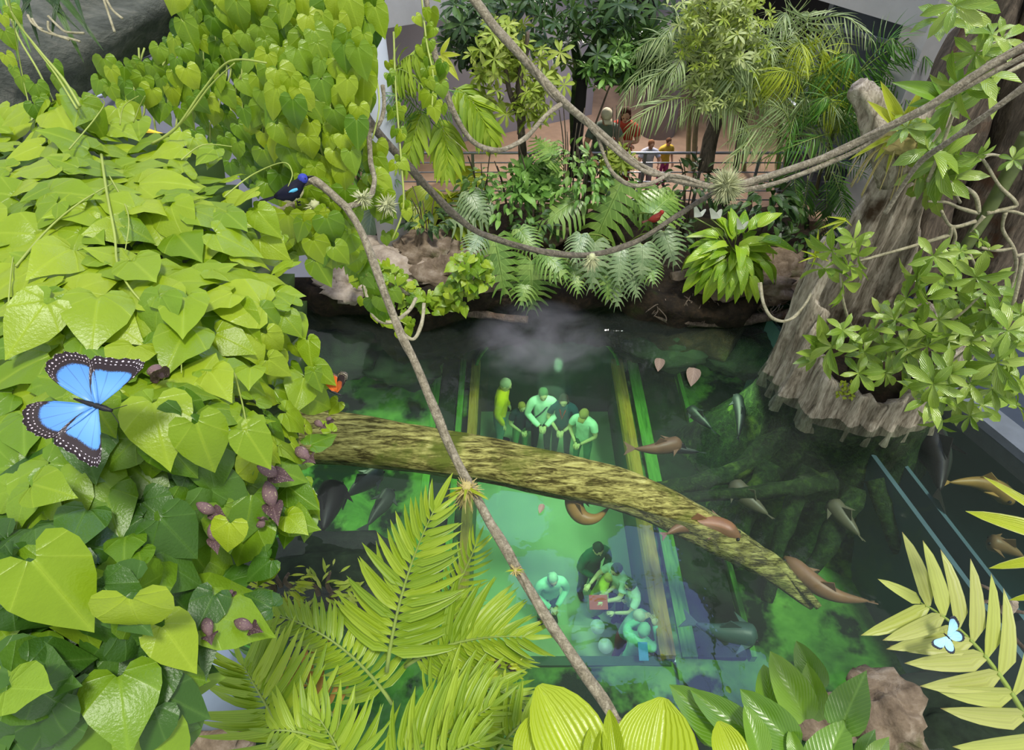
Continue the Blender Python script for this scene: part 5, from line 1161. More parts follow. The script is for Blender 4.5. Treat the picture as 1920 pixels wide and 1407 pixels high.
# ================================================================== PEOPLE
def cmat(c, rough=.8):
    k = 'c%d_%d_%d' % c
    if k not in M: M[k] = plain('cloth '+k[1:], srgb(*c), rough, .12, 10, .1, .2)
    return k
def person(loc, face, label, shirt, pants, skin=(196, 150, 122), hair=(60, 44, 32), h=1.7, pose='clasp', cap=None, bend=.12, long_hair=False, sleeve='long', skirt=False, bag=None, lanyard=None, lookd=.6, sit=False):
    t = thing('person', loc, label, 'person'); t.rotation_euler = (0, 0, face); s = h/1.7; t.scale = (s, s, s)
    # joints; the figure faces -Y
    J = {}; hz = .92
    if sit: hz = .46
    def lean(z, y=0): return V((0, y-bend*max(0, z-hz), z))
    J['pel'] = V((0, 0, hz)); J['waist'] = lean(hz+.16); J['chest'] = lean(hz+.36); J['neck0'] = lean(hz+.52); J['neck'] = lean(hz+.58, -.015)
    sh = .185
    for sd, n in ((-1, 'l'), (1, 'r')):
        J['hip'+n] = V((.10*sd, 0, hz-.05))
        if sit: J['knee'+n] = V((.13*sd, -.42, hz)); J['ank'+n] = V((.13*sd, -.45, .08)); J['toe'+n] = V((.14*sd, -.62, .04))
        else: J['knee'+n] = V((.11*sd, -.02, .48)); J['ank'+n] = V((.12*sd, .02, .09)); J['toe'+n] = V((.14*sd, -.15, .04))
        J['sh'+n] = lean(hz+.49)+V((sh*sd, 0, 0))
        if pose == 'clasp': e, w_ = V((.27*sd, -.06, hz+.22)), V((.05*sd, -.27, hz+.10))
        elif pose == 'rail': e, w_ = V((.30*sd, -.16, hz+.26)), V((.20*sd, -.40, hz+.14))
        elif pose == 'fold': e, w_ = V((.25*sd, -.10, hz+.24)), V((-.08*sd, -.24, hz+.26+.02*sd))
        elif pose == 'reach': e, w_ = V((.27*sd, -.20, hz+.30)), V((.18*sd, -.46, hz+.32))
        elif pose == 'up': e, w_ = V((.24*sd, -.18, hz+.45)), V((.10*sd, -.30, hz+.62))
        else: e, w_ = V((.25*sd, .03, hz+.22)), V((.25*sd, -.08, hz-.02))
        bo = lean(hz+.35)-V((0, 0, hz+.35)); J['el'+n] = e+bo*.8; J['wr'+n] = w_+bo*.8
    names = list(J); E = [('pel', 'waist'), ('waist', 'chest'), ('chest', 'neck0'), ('neck0', 'neck')]
    for n in 'lr': E += [('pel', 'hip'+n), ('hip'+n, 'knee'+n), ('knee'+n, 'ank'+n), ('ank'+n, 'toe'+n), ('neck0', 'sh'+n), ('sh'+n, 'el'+n), ('el'+n, 'wr'+n)]
    rad = {'pel': (.155, .115), 'waist': (.135, .10), 'chest': (.165, .115), 'neck0': (.10, .08), 'neck': (.055, .055)}
    for n in 'lr': rad.update({'hip'+n: (.10, .10), 'knee'+n: (.065, .065), 'ank'+n: (.045, .045), 'toe'+n: (.045, .03), 'sh'+n: (.068, .068), 'el'+n: (.045, .045), 'wr'+n: (.03, .028)})
    me = bpy.data.meshes.new('body'); me.from_pydata([J[n] for n in names], [(names.index(a), names.index(b)) for a, b in E], [])
    ob = bpy.data.objects.new('body', me); COL.objects.link(ob)
    md = ob.modifiers.new('s', 'SKIN'); md.use_smooth_shade = True
    sv = me.skin_vertices[0].data
    for i, n in enumerate(names): sv[i].radius = rad[n]; sv[i].use_root = (n == 'pel')
    ob.modifiers.new('u', 'SUBSURF').levels = 1
    dg = bpy.context.evaluated_depsgraph_get(); ev = bpy.data.meshes.new_from_object(ob.evaluated_get(dg)); bpy.data.objects.remove(ob)
    g = G(); vs = [v.co.copy() for v in ev.vertices]; fs = [tuple(p.vertices) for p in ev.polygons]; bpy.data.meshes.remove(ev)
    skm = cmat(skin, .6)
    # head with face, joined to the neck
    hc = J['neck']+V((0, -.03, .13)); ld = V((0, -1, -lookd)).normalized(); ux = V((1, 0, 0)); uz = ux.cross(ld)*1.0; uz = -uz if uz.z < 0 else uz
    rot = Matrix((ux, -ld, uz)).transposed()
    g.add(vs, fs)
    g.ball(hc, (.075, .095, .115), 14, 10, 0, 0, 1, rot)
    g.ball(hc+rot @ V((0, -.095, -.01)), (.013, .02, .022), 6, 5, 0, 0, 1, rot)      # nose
    g.ball(hc+rot @ V((0, -.06, -.075)), (.045, .04, .035), 8, 6, 0, 0, 1, rot)       # chin
    for sd in (-1, 1): g.ball(hc+rot @ V((.077*sd, .005, -.005)), (.012, .022, .032), 6, 5, 0, 0, 1, rot)
    g.tube([J['neck']-V((0, 0, .03)), hc-V((0, 0, .04))], .052, 10)
    for n, sd in (('l', -1), ('r', 1)):                                               # hands: palm, four fingers, thumb
        w_ = J['wr'+n]; d = (w_-J['el'+n]).normalized(); x = d.cross(V((0, 0, 1))).normalized(); z = x.cross(d)
        g.loft([(w_+d*.00, x*.026, z*.02), (w_+d*.04, x*.038, z*.017), (w_+d*.085, x*.040, z*.014), (w_+d*.095, x*.03, z*.01)], 8)
        for k in range(4):
            q = w_+d*.088+x*(.03-.02*k); L = (.06, .07, .066, .05)[k]
            g.tube([q, q+d*L*.5-z*.008, q+d*L*.8-z*.03], [.009, .0085, .007], 5)
        q = w_+d*.03-x*.035*sd; g.tube([q, q-x*.02*sd+d*.03-z*.01, q-x*.015*sd+d*.055-z*.02], [.011, .010, .008], 5)
    o = link('body', g.mesh('body', skm), t)
    # clothes: shells of the body surface pushed outwards
    segs = [(a, b) for a, b in E]
    def near(p):
        best = None; bd = 9
        for a, b in segs:
            A_, B_ = J[a], J[b]; d = B_-A_; k = max(0, min(1, (p-A_).dot(d)/d.length_squared)); q = (p-(A_+d*k)).length
            q -= .08 if a in ('pel', 'waist', 'chest') else .03
            if q < bd: bd = q; best = (a, b, k)
        return best
    tb = bpy.data.meshes.new('t'); tb.from_pydata(vs, [], fs); tb.update(); nr = [v.normal.copy() for v in tb.vertices]; bpy.data.meshes.remove(tb)
    def shell(name, sel, off, col):
        keep = [f for f in fs if sel(sum((vs[i] for i in f), V((0, 0, 0)))/len(f))]
        if not keep: return
        mp = {}; g = G(); vv = []
        for f in keep:
            for i in f:
                if i not in mp: mp[i] = len(vv); vv.append(vs[i]+nr[i]*off*(1+.35*noise.noise(vs[i]*14)))
        g.add(vv, [tuple(mp[i] for i in f) for f in keep]); link(name, g.mesh(name, cmat(col)), t)
    def top(p):
        a, b, k = near(p)
        if a[:2] == 'el': return sleeve == 'long' and k < .93
        if a[:2] == 'sh': return sleeve != 'none' and (sleeve == 'long' or k < .6)
        return (a in ('waist', 'chest') or b[:2] == 'sh' or (a == 'pel' and b == 'waist' and p.z > hz-.02) or (a == 'neck0' and k < .2))
    def bot(p):
        a, b, k = near(p); return (a[:3] == 'hip' or b[:3] == 'hip' or (a[:4] == 'knee' and k < .96) or (a == 'pel' and p.z < hz+.08)) and not (a[:4] == 'knee' and sleeve == 'shorts')
    shell('shirt', top, .020, shirt); shell('trousers', bot, .012, pants)
    shell('shoes', lambda p: near(p)[0][:3] == 'ank', .012, (50, 46, 44))
    if skirt:
        g = G(); g.loft([(V((0, 0, hz+.05)), V((.17, 0, 0)), V((0, .13, 0))), (V((0, 0, hz-.2)), V((.22, 0, 0)), V((0, .18, 0))), (V((0, 0, .35)), V((.25, 0, 0)), V((0, .2, 0)))], 18); link('skirt', g.mesh('skirt', cmat(pants)), t)
    g = G()
    if cap:
        g.ball(hc+rot @ V((0, .01, .045)), (.088, .105, .085), 16, 8, 0, 0, 1, rot); link('cap', g.mesh('cap', cmat(cap)), t)
        g = G(); g.loft([(hc+rot @ V((0, -.08, .04)), rot @ V((.07, 0, 0)), rot @ V((0, 0, .008))), (hc+rot @ V((0, -.17, .025)), rot @ V((.055, 0, 0)), rot @ V((0, 0, .006)))], 12); link('cap_brim', g.mesh('cap_brim', cmat(cap)), t)
        g = G(); g.ball(hc+rot @ V((0, .04, -.01)), (.078, .075, .08), 12, 8, 0, 0, 1, rot)
    else: g.ball(hc+rot @ V((0, .025, .03)), (.086, .095, .105), 16, 10, 0, .12, 5, rot)
    if long_hair: g.loft([(hc+rot @ V((0, .03, .05)), V((.085, 0, 0)), V((0, .075, 0))), (hc+V((0, .05, -.08)), V((.095, 0, 0)), V((0, .06, 0))), (hc+V((0, .06, -.22)), V((.08, 0, 0)), V((0, .04, 0)))], 12)
    link('hair', g.mesh('hair', cmat(hair)), t)
    for sd in (-1, 1):
        g = G(); g.ball(hc+rot @ V((.03*sd, -.088, .012)), (.012, .008, .008), 6, 5, 0, 0, 1, rot); link('eye', g.mesh('eye', 'black'), t)
    g = G(); g.ball(hc+rot @ V((0, -.093, -.055)), (.024, .008, .007), 8, 5, 0, 0, 1, rot); link('mouth', g.mesh('mouth', cmat((150, 80, 76))), t)
    if bag:
        g = G(); a = J['shr']+V((-.02, -.02, .06)); b = V((-.2, -.12, hz+.05)); g.tube(spline([a, J['chest']+V((0, -.15, 0)), b], 4), .014, 5)
        g.box(b+V((-.04, 0, -.06)), (.1, .2, .2)); link('shoulder_bag', g.mesh('shoulder_bag', cmat(bag)), t)
    if lanyard:
        g = G(); g.tube([J['neck0']+V((-.05, -.11, .0)), J['chest']+V((0, -.155, -.05)), J['neck0']+V((.05, -.11, .0))], .008, 5); link('lanyard', g.mesh('lanyard', cmat(lanyard)), t)
    return t
# visitors on the walkway (heads as seen over the rail)
def onfloor(px, py_head, hgt, z0): p = W(px, py_head, z0+hgt*.93); p.z = z0; return p
p = onfloor(1128, 193, 1.72, .3); p.y = 10.72; p.x = p.x*.98
person(p, .1, 'man in grey polo shirt and beige cap leaning on the railing', (104, 116, 100), (70, 66, 60), hair=(90, 84, 78), pose='rail', cap=(206, 198, 168), bend=.35, sleeve='short', h=1.75)
p = WY(1168, 268, 10.95); p.z = .3
person(p, -.2, 'woman with auburn hair in a red orange top beside the man in the cap', (178, 70, 52), (120, 60, 50), hair=(70, 34, 24), pose='fold', bend=.3, sleeve='short', h=1.66, long_hair=True)
p = WY(1216, 285, 10.9); p.z = .3
person(p, .1, 'child in a pale grey top standing by the steel railing', (170, 170, 176), (150, 130, 140), hair=(130, 90, 60), pose='rail', bend=.15, sleeve='short', h=1.1)
p = WY(1245, 300, 11.3); p.z = .3
person(p, .3, 'small child in a yellow top behind the railing near the round column', (190, 160, 60), (150, 60, 110), hair=(90, 60, 40), pose='down', bend=.1, sleeve='short', h=.95)
# visitors in the tunnel below the water
def tun_p(fx, fy): return W(fx, fy, TZ)
TP = [(938, 838, .5, 'grey haired man in a yellow jacket standing sideways in the tunnel', (236, 200, 30), (150, 185, 200), (190, 180, 160), 1.78, 'down', None, False, 'long', 1.0),
      (975, 846, .25, 'boy in a dark shirt with green trousers in the tunnel', (34, 56, 70), (140, 180, 130), (170, 140, 70), 1.38, 'clasp', None, False, 'short', 0),
      (1013, 846, 0, 'adult in a white shirt with dark trousers at the middle of the tunnel group', (220, 235, 225), (26, 44, 52), (90, 120, 80), 1.74, 'clasp', None, False, 'long', 0),
      (1050, 853, -.2, 'woman in a dark teal top with a red lanyard in the tunnel', (30, 80, 100), (24, 36, 60), (60, 44, 36), 1.68, 'clasp', None, True, 'short', 0),
      (1088, 875, -.5, 'person with a tan cap and pale shirt at the right of the tunnel group', (214, 236, 222), (110, 160, 140), (150, 120, 60), 1.6, 'clasp', (160, 140, 80), False, 'short', 0)]
for fx, fy, fc, lb, sh_, pa, hr, hh, po, cp, lh, sl_, x in TP:
    person(tun_p(fx, fy), fc+(.9 if x else 0), lb, sh_, pa, (220, 190, 150), hr, hh, po, cp, .12, lh, sl_, lanyard=(200, 50, 50) if 'lanyard' in lb else None, bag=(40, 60, 70) if 'white shirt' in lb else None)
TP2 = [(1098, 1110, .4, 'person in a dark green jacket and blue bottoms walking in the tunnel', (40, 110, 80), (96, 110, 190), (40, 70, 50), 1.55, 'clasp', None, 'long', False),
       (1115, 1150, 1.2, 'child in a yellow dress reaching out in the tunnel', (206, 214, 80), (200, 210, 90), (220, 200, 120), 1.2, 'reach', None, 'short', True),
       (1150, 1150, -1.0, 'person in a striped pale top bending in the tunnel', (200, 220, 205), (60, 96, 80), (70, 90, 50), 1.5, 'reach', None, 'short', False),
       (1176, 1175, -1.2, 'person in a white shirt looking up at the tunnel side', (226, 240, 228), (120, 160, 150), (80, 96, 60), 1.4, 'reach', None, 'short', False),
       (1160, 1230, .8, 'person holding two round white plates in the tunnel', (150, 190, 180), (190, 90, 120), (210, 210, 190), 1.5, 'reach', None, 'short', False),
       (1172, 1290, 2.6, 'person in a pale mint outfit at the near end of the tunnel', (150, 215, 185), (130, 205, 175), (160, 210, 180), 1.6, 'up', None, 'long', False),
       (1025, 1160, .2, 'person in a pale mint shirt at the left of the near tunnel group', (170, 225, 190), (100, 160, 130), (150, 180, 150), 1.5, 'clasp', None, 'long', False)]
for fx, fy, fc, lb, sh_, pa, hr, hh, po, cp, sl_, sk in TP2:
    person(tun_p(fx, fy), fc, lb, sh_, pa, (224, 196, 160), hr, hh, po, cp, .2, False, sl_, skirt=sk)
# red booklet and two white plates and blue leaflet held below
for nm, lb, x, y, z, sz, c in [('booklet', 'small red booklet held over the tunnel floor', 1122, 1130, -2.5, (.26, .2, .02), (210, 90, 70)), ('leaflet_sheet', 'blue information sheet lying at the tunnel edge', 1206, 1222, -2.1, (.12, .22, .02), (70, 140, 200))]:
    g = G(); g.box((0, 0, 0), sz, 0, Matrix.Rotation(.3, 3, 'X')); o = link(nm, g.mesh(nm, cmat(c), False)); o.location = W(x, y, z); tag(o, lb, 'booklet')
for i, (x, y) in enumerate([(1120, 1176), (1135, 1212)]):
    g = G(); g.tube([(0, 0, -.008), (0, 0, .0), (0, 0, .008)], [.07, .095, .1], 22); o = link('plate', g.mesh('plate', 'white')); o.location = W(x, y, -2.45); o.rotation_euler = (.3, .1, 0); tag(o, ['round white plate held higher in the tunnel', 'round white plate held nearer to the pool front'][i], 'plate')

# ================================================================== BIRDS
def bird(loc, yaw, pitch, s, label, cols, beak=.16, perch='name'):
    t = thing('bird', loc, label, 'bird'); t.rotation_euler = (0, -pitch, yaw); t.scale = (s, s, s)
    # length 1 along +X (beak forward)
    g = G(); g.loft([(V((-.34, 0, .02)), V((0, .03, 0)), V((0, 0, .03))), (V((-.22, 0, 0)), V((0, .11, 0)), V((0, 0, .11))), (V((-.05, 0, -.02)), V((0, .17, 0)), V((0, 0, .18))), (V((.12, 0, .0)), V((0, .165, 0)), V((0, 0, .18))), (V((.24, 0, .07)), V((0, .12, 0)), V((0, 0, .13))), (V((.31, 0, .13)), V((0, .105, 0)), V((0, 0, .11))), (V((.40, 0, .15)), V((0, .08, 0)), V((0, 0, .085))), (V((.45, 0, .14)), V((0, .03, 0)), V((0, 0, .035)))], 16)
    link('body', g.mesh('body', cmat(cols[0], .5)), t)
    g = G(); g.ball((.35, 0, .16), (.105, .11, .105), 14, 10); link('head', g.mesh('head', cmat(cols[1], .5)), t)
    g = G(); g.ball((.0, 0, -.055), (.26, .15, .15), 14, 10); link('belly', g.mesh('belly', cmat(cols[2], .5)), t)
    for sd in (-1, 1):
        w_ = blade_leaf(.34, 6, lambda q: sin(pi*min(1, .15+.85*q))**.6, .1, -.3); g = G(); g.merge(w_, Matrix.Translation((.16, .165*sd, .07)) @ basis(V((0, 0, 0)), V((-1, -.15*sd, .0)), V((0, sd, .35)), .52)); 
        o = link('wing', g.mesh('wing', cmat(cols[3], .5)), t); o.modifiers.new('t', 'SOLIDIFY').thickness = .03
        g = G(); g.merge(w_, Matrix.Translation((.17, .18*sd, .085)) @ basis(V((0, 0, 0)), V((-1, -.1*sd, .0)), V((0, sd, .45)), .2)); o = link('wing_patch', g.mesh('wing_patch', cmat(cols[4], .4)), t); o.modifiers.new('t', 'SOLIDIFY').thickness = .02
        g = G(); g.ball((.40, .088*sd, .185), .016, 8, 6); link('eye', g.mesh('eye', 'black'), t)
        g = G(); g.tube([(.0, .05*sd, -.12), (.03, .06*sd, -.22), (.0, .06*sd, -.30)], .014, 5)
        for k in (-1, 0, 1): g.tube([(.0, .06*sd, -.30), (.07, .06*sd+.03*k, -.31)], .010, 4)
        link('leg', g.mesh('leg', 'black'), t)
    g = G()
    for k in (-1, 0, 1): g.loft([(V((-.28, 0, .03)), V((0, .03, 0)), V((0, 0, .015))), (V((-.62, .05*k, .05)), V((0, .04, 0)), V((0, 0, .01))), (V((-.66, .055*k, .05)), V((0, .01, 0)), V((0, 0, .005)))], 8)
    link('tail', g.mesh('tail', cmat(cols[3], .5)), t)
    g = G(); g.tube([(.43, 0, .15), (.50, 0, .14), (.43+beak, 0, .12)], [.035, .022, .003], 8); link('beak', g.mesh('beak', cmat(cols[5], .4)), t)
    return t
bird(P(545, 360, 3.05), .35, .25, .225, 'small blue and black bird with a cream striped belly on the perch branch', ((20, 22, 40), (54, 66, 160), (206, 200, 150), (14, 14, 24), (90, 180, 220), (20, 20, 26)))
bird(P(1228, 411, 5.18)+V((0, 0, .01)), .25, .3, .17, 'small red brown bird perched on the curved liana', ((110, 34, 24), (140, 40, 26), (120, 36, 24), (84, 44, 28), (120, 54, 30), (120, 100, 80)), beak=.12)

# ================================================================== BUTTERFLIES
def wingmat(name, inner, innerb, edge, dot, e0=.72, tipy=None):
    a = N(name); uv = a.n('UVMap').outputs[0]; sp = a.n('SeparateXYZ', {0: uv}); rr = sp.outputs[0]; an = sp.outputs[1]
    nz = a.noise(60, 3, a.coord())
    off = a.n('Clamp', {0: a.math('MULTIPLY', a.math('SUBTRACT', a.math('ABSOLUTE', a.math('SUBTRACT', an, .52)), .27), 8.0)}).outputs[0]
    rr = a.math('SUBTRACT', rr, a.math('MULTIPLY', off, .3))
    r2 = a.math('ADD', rr, a.math('MULTIPLY', a.math('SUBTRACT', nz, .5), .10))
    col = a.mix(rr, inner, innerb)
    vein = a.math('POWER', a.math('SUBTRACT', 1.0, a.math('ABSOLUTE', a.math('SINE', a.math('MULTIPLY', an, 22.0)))), 14.0)
    col = a.mix(a.math('MULTIPLY', vein, .6), col, edge)
    vor = a.n('TexVoronoi', {'Vector': a.n('Mapping', {'Vector': uv, 'Scale': (14, 30, 1)}).outputs[0], 'Scale': 1.0, 'Randomness': .15}).outputs[0]
    dt = a.math('LESS_THAN', vor, .20)
    dt = a.math('MULTIPLY', dt, a.math('GREATER_THAN', rr, .86))
    ec = a.mix(dt, edge, dot)
    col = a.mix(a.n('Clamp', {0: a.math('MULTIPLY', a.math('SUBTRACT', r2, e0), 25.0)}).outputs[0], col, ec)
    b = a.n('BsdfPrincipled', {'Base Color': col, 'Roughness': .4, 'Specular IOR Level': .4}); return a.end(b.outputs[0])
def wing(outl, n=3):
    """outline points from the hinge (0,0) around; uv = (radius share, angle)"""
    op = spline([V((x, y, 0)) for x, y in outl], 5); vs = []; uvs = []; m = len(op); g = G()
    for r in (.02, .35, .7, .9, 1.0):
        for i, p in enumerate(op):
            k = 1+(.02*sin(i*2.2) if r == 1 else 0); vs.append((p.x*r*k, p.y*r*k, .04*r*r)); uvs.append((r, i/m))
    fs = [(j*m+i, j*m+i+1, (j+1)*m+i+1, (j+1)*m+i) for j in range(4) for i in range(m-1)]
    g.add(vs, fs, uvs); return g
FW = [(.12, -.10), (.35, -.06), (.75, -.02), (.98, .12), (1.08, .38), (1.12, .60), (.98, .74), (.78, .68), (.45, .42), (.18, .20), (.05, .08)]
HW = [(.05, .04), (.30, -.02), (.60, -.06), (.72, -.28), (.70, -.55), (.52, -.76), (.30, -.72), (.14, -.50), (.03, -.20)]
def butterfly(loc, tdir, nrm, s, label, mats, fold=.12, fw=FW, hw=HW, closed=False):
    """tdir: head direction, nrm: upper side"""
    t = thing('butterfly', loc, label, 'butterfly'); m = basis(V((0, 0, 0)), tdir, nrm, s)
    t.matrix_basis = Matrix.Translation(loc) @ m
    for sd in (1, -1):
        for nm, ol, dz in (('forewing', fw, .012), ('hindwing', hw, 0)):
            g = wing(ol); a = fold if not closed else (1.45 if sd > 0 else 1.35)
            mm = Matrix.Rotation(-a*sd, 4, 'Y') @ Matrix.Scale(sd, 4, (1, 0, 0))
            g.v = [tuple(mm @ V(q)+V((0, 0, dz))) for q in g.v]
            if sd < 0: g.f = [tuple(reversed(f)) for f in g.f]
            o = link(nm, g.mesh(nm, mats[0] if nm == 'forewing' else mats[1]), t); o.modifiers.new('t', 'SOLIDIFY').thickness = .012
    g = G(); g.loft([(V((0, -.42, 0)), V((.015, 0, 0)), V((0, 0, .015))), (V((0, -.2, 0)), V((.04, 0, 0)), V((0, 0, .04))), (V((0, 0, .01)), V((.05, 0, 0)), V((0, 0, .05))), (V((0, .14, .01)), V((.05, 0, 0)), V((0, 0, .045))), (V((0, .2, .01)), V((.035, 0, 0)), V((0, 0, .035))), (V((0, .26, .01)), V((.03, 0, 0)), V((0, 0, .03)))], 10)
    link('body', g.mesh('body', 'black'), t)
    for sd in (-1, 1):
        g = G(); g.tube(spline([V((.015*sd, .25, .02)), V((.08*sd, .38, .08)), V((.16*sd, .50, .1))], 3), .006, 4); link('antenna', g.mesh('antenna', 'black'), t)
    return t
M['morpho'] = wingmat('blue morpho wing', srgb(120, 176, 226), srgb(60, 128, 212), srgb(36, 24, 30), srgb(225, 215, 230), .70)
M['morpho2'] = wingmat('blue morpho hindwing', srgb(104, 160, 216), srgb(70, 130, 214), srgb(36, 24, 28), srgb(205, 190, 200), .76)
M['morpho_s'] = wingmat('pale blue wing', srgb(170, 220, 240), srgb(150, 205, 235), srgb(30, 32, 44), srgb(60, 70, 90), .84)
M['tiger_f'] = wingmat('black spotted wing', srgb(200, 96, 36), srgb(40, 24, 20), srgb(34, 22, 22), srgb(235, 225, 180), .55)
M['tiger_h'] = wingmat('orange wing', srgb(214, 110, 44), srgb(196, 90, 34), srgb(40, 24, 20), srgb(200, 150, 90), .9)
# the big morpho: head towards the right and slightly down in the picture
hp = P(183, 762, 1.30); hd = (P(215, 772, 1.30)-hp).normalized()
butterfly(hp, hd, (CAM-hp).normalized(), .118, 'large blue butterfly with dark scalloped wing edges resting on the leaf mound', ('morpho', 'morpho2'), .10,
          [(.05, .05), (.45, .30), (.85, .50), (.94, .38), (.84, .0), (.74, -.36), (.35, -.25), (.05, -.05)],
          [(.05, .0), (.40, -.18), (.70, -.38), (.74, -.65), (.64, -.92), (.38, -1.05), (.2, -.85), (.08, -.4)])
hp = P(1776, 1194, 1.86); butterfly(hp, (P(1745, 1165, 1.86)-hp), (CAM-hp).normalized()+V((.2, 0, .2)), .05, 'small pale blue butterfly resting on the yellowed frond', ('morpho_s', 'morpho_s'), .25)
hp = P(630, 738, 2.1); butterfly(hp, RT*.9-UPV*.4, UPV+RT*.1, .075, 'orange and black spotted butterfly at the right tip of the leaf mound', ('tiger_f', 'tiger_h'), .1, [(.05, .06), (.45, .14), (.88, .12), (.98, -.04), (.86, -.22), (.45, -.2), (.05, -.05)], closed=True)

# ================================================================== FISH
def fish(pts, r, label, col, wide=.5, tail=1.0, finc=None, z=None):
    """pts along the spine from snout to tail (px, py, z)"""
    sp = spline([W(*p) for p in pts], 6); m = len(sp); base = sp[0].copy(); t = thing('fish', base, label, 'fish'); g = G(); secs = []
    prof = lambda k: max(.06, (sin(pi*min(1, .08+k*.92)**.62))**.8)
    up_ = V((0, 0, 1))
    for i, p in enumerate(sp):
        tg = (sp[min(i+1, m-1)]-sp[max(0, i-1)]).normalized(); x = tg.cross(up_).normalized(); k = i/(m-1); q = r*prof(k)
        q *= min(1, .3+k*5); secs.append((p-base, x*q*wide*1.2, up_*q))
    g.loft(secs, 14); link('body', g.mesh('body', col), t)
    tg = (sp[-1]-sp[-3]).normalized(); x = tg.cross(up_).normalized(); e = sp[-1]-base
    for nm, d in (('tail_fin', 1),):
        g = G(); T = tail*r
        vs = [e-tg*.2*r, e+tg*T*1.2+x*T*.55+up_*T*.5, e+tg*T*.8, e+tg*T*1.2-x*T*.55-up_*T*.5]; vs2 = [v+x*.012 for v in vs]
        g.add(vs+vs2, [(0, 1, 2), (0, 2, 3), (6, 5, 4), (7, 6, 4), (0, 4, 5, 1), (1, 5, 6, 2), (2, 6, 7, 3), (3, 7, 4, 0)]); link(nm, g.mesh(nm, finc or col, False), t)
    i = m//4
    for sd in (-1, 1):
        p = sp[i]-base; tg = (sp[i+1]-sp[i]).normalized(); x = tg.cross(up_).normalized()*sd; a = p+x*r*wide*1.0
        g = G(); q = [a-tg*r*.3, a+x*r*.9+tg*r*.9, a+tg*r*.5+x*r*.1]; q2 = [v+up_*.015 for v in q]
        g.add(q+q2, [(0, 1, 2), (5, 4, 3), (0, 3, 4, 1), (1, 4, 5, 2), (2, 5, 3, 0)]); link('side_fin', g.mesh('side_fin', finc or col, False), t)
        g = G(); g.ball(sp[1]-base+x*r*wide*.55+up_*r*.2, .02, 8, 6); link('eye', g.mesh('eye', 'black'), t)
    p = sp[m//2]-base; tg = (sp[m//2+1]-sp[m//2]).normalized(); g = G(); q = [p-tg*r*.7+up_*r*.8, p+tg*r*.4+up_*r*1.7, p+tg*r*.9+up_*r*.7]; q2 = [v+tg.cross(up_)*.012 for v in q]
    g.add(q+q2, [(0, 1, 2), (5, 4, 3), (0, 3, 4, 1), (1, 4, 5, 2), (2, 5, 3, 0)]); link('back_fin', g.mesh('back_fin', finc or col, False), t)
    return t
for k, c in (('f_dark', (26, 32, 34)), ('f_grey', (70, 78, 72)), ('f_brown', (124, 92, 64)), ('f_orange', (150, 118, 62)), ('f_black', (30, 24, 26)), ('f_tan', (96, 92, 74)), ('f_teal', (60, 86, 80))): M[k] = plain(k, srgb(*c), .45, .2, 5, .1)
fish([(632, 905, -.7), (622, 930, -.7), (612, 965, -.7), (606, 995, -.7)], .17, 'broad black fish at the lower left of the pool', 'f_black', .9, 1.2)
fish([(718, 882, -.9), (695, 898, -.9), (670, 915, -.9), (652, 930, -.9)], .14, 'dark grey fish swimming up right below the log', 'f_grey', .7)
fish([(733, 918, -.9), (722, 940, -.9), (705, 962, -.9), (690, 985, -.9)], .12, 'slim dark grey fish near the tall palm frond', 'f_grey', .7)
fish([(1278, 830, -.5), (1255, 836, -.5), (1225, 842, -.5), (1190, 842, -.5)], .12, 'reddish brown fish over the bright green sand', 'f_brown', .7)
fish([(1240, 838, -.9), (1265, 842, -.9), (1290, 846, -.9), (1312, 848, -.9)], .07, 'thin dark fish just right of the reddish one', 'f_dark', .7)
fish([(1105, 915, -.3), (1082, 925, -.3), (1077, 948, -.3), (1092, 970, -.3), (1118, 972, -.3), (1142, 952, -.3)], .12, 'golden brown fish curled in a ring beside the log', 'f_orange', .8, .6)
fish([(1388, 1010, -.1), (1350, 990, -.1), (1310, 985, -.1), (1275, 990, -.1), (1250, 1002, -.1)], .13, 'long brown fish curving over the log right part', 'f_brown', .7, .5)
fish([(1470, 1045, -.4), (1520, 1090, -.4), (1570, 1118, -.4), (1630, 1128, -.4)], .12, 'long reddish brown fish near the sunken log tip', 'f_brown', .7, .5)
fish([(1370, 905, -.6), (1400, 935, -.6), (1440, 965, -.6)], .14, 'blurred tan fish in front of the stump roots', 'f_tan', .7, .5)
fish([(1555, 940, -.6), (1580, 970, -.6), (1612, 1005, -.6)], .13, 'grey tan fish right of the stump roots', 'f_tan', .7, .5)
fish([(1730, 800, -.5), (1745, 835, -.5), (1760, 870, -.5), (1762, 920, -.5)], .26, 'large dark fish in the blue side basin', 'f_black', .7, .8)
fish([(1900, 945, -.5), (1870, 918, -.5), (1830, 905, -.5), (1780, 905, -.5)], .13, 'golden fish in the side basin near the right edge', 'f_orange', .7, .5)
fish([(1850, 1015, -.9), (1880, 1025, -.9), (1920, 1045, -.9)], .12, 'dim brown fish low in the side basin at the right edge', 'f_brown', .7, .5)
fish([(1420, 1196, -1.0), (1390, 1190, -1.0), (1350, 1185, -1.0), (1305, 1170, -1.0)], .16, 'grey green fish above the sand in the lower middle', 'f_teal', .7, .9)
fish([(1290, 765, -1.4), (1310, 782, -1.4), (1335, 805, -1.4)], .11, 'dark fish near the floor beside the stump', 'f_dark', .7)
fish([(1380, 740, -.8), (1388, 775, -.8), (1385, 820, -.8)], .10, 'dark fish left of the stump roots', 'f_dark', .7, .5)
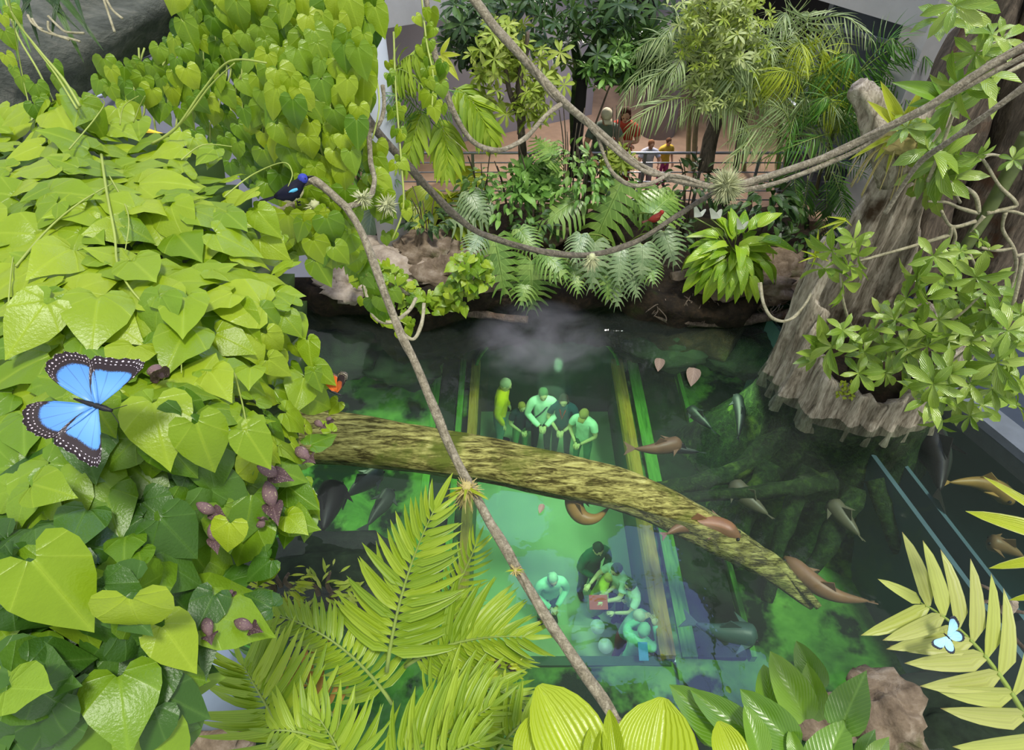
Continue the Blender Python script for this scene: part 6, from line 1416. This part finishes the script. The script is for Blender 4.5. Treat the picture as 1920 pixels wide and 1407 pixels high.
# floating dry leaves
for i, (x, y, tx, ty, lb) in enumerate([(1302, 690, 1296, 722, 'pale dead leaf floating left of the stump'), (1238, 672, 1234, 695, 'grey dead leaf floating in the dark water'), (1018, 945, 1012, 962, 'tan dead leaf floating below the log')]):
    o = link('floating_leaf', lm('dead', lambda: blade_leaf(.5, 6, None, .0, .3), 'deadleaf')); p = W(x, y, .02); q = W(tx, ty, .02); o.matrix_basis = basis(p, q-p, V((0, 0, 1)), (q-p).length*1.1); tag(o, lb, 'leaf')
# mist over the water from a volume of thin fog
a = N('thin mist'); co = a.coord('Object'); nz = a.noise(1.6, 5, co, .6, .8)
ln = a.n('VectorMath', {0: co}, operation='LENGTH').outputs['Value']
fall = a.n('Clamp', {0: a.math('SUBTRACT', 1.0, ln)}).outputs[0]
den = a.math('MULTIPLY', a.math('MULTIPLY', a.n('Clamp', {0: a.math('MULTIPLY', a.math('SUBTRACT', nz, .42), 5.0)}).outputs[0], fall), 2.6)
vp = a.n('VolumePrincipled', {'Color': (.95, .93, 1, 1), 'Density': den, 'Anisotropy': .2}); a.t.links.new(vp.outputs[0], a.out.inputs[1]); M['mist'] = a.m
g = G(); g.ball((0, 0, 0), 1, 20, 12); o = link('mist', g.mesh('mist', 'mist')); p = W(1010, 640, .45); o.location = p; o.scale = (1.0, .8, .42); tag(o, 'thin white mist drifting over the dark water below the monstera', 'mist', None, 'stuff')
a = N('sky lit pane'); M['skypane'] = a.end(a.n('Emission', {'Color': (.35, .42, 1, 1), 'Strength': 8}).outputs[0])
# round skylights of the hall, seen as reflections in the pool
for i, (x, y, r) in enumerate([(965, 965, 1.0), (1250, 1150, 1.1), (1205, 1040, .95), (1300, 1258, 1.15), (1160, 1195, 1.2), (1020, 1085, .9), (1390, 1270, .9)]):
    p = W(x, y, 0); d = (p-CAM); d.z = -d.z; q = p+d*((13.5-0)/d.z)
    t = thing('round_skylight', q, ['round roof skylight mirrored left in the pool below the log', 'round roof skylight mirrored beside the right beam', 'round roof skylight mirrored just under the log', 'round roof skylight mirrored at the lower middle of the pool', 'round roof skylight mirrored over the tunnel crowd', 'round roof skylight mirrored beside the diagonal liana', 'round roof skylight mirrored above the glossy leaves'][i], 'skylight')
    g = G(); g.tube([(0, 0, 0), (0, 0, .25)], r*1.25, 32, False); link('rim', g.mesh('rim', 'concrete'), t)
    g = G(); g.tube([(0, 0, .1), (0, 0, .16)], r*1.24, 32, True); link('pane', g.mesh('pane', 'skypane'), t)
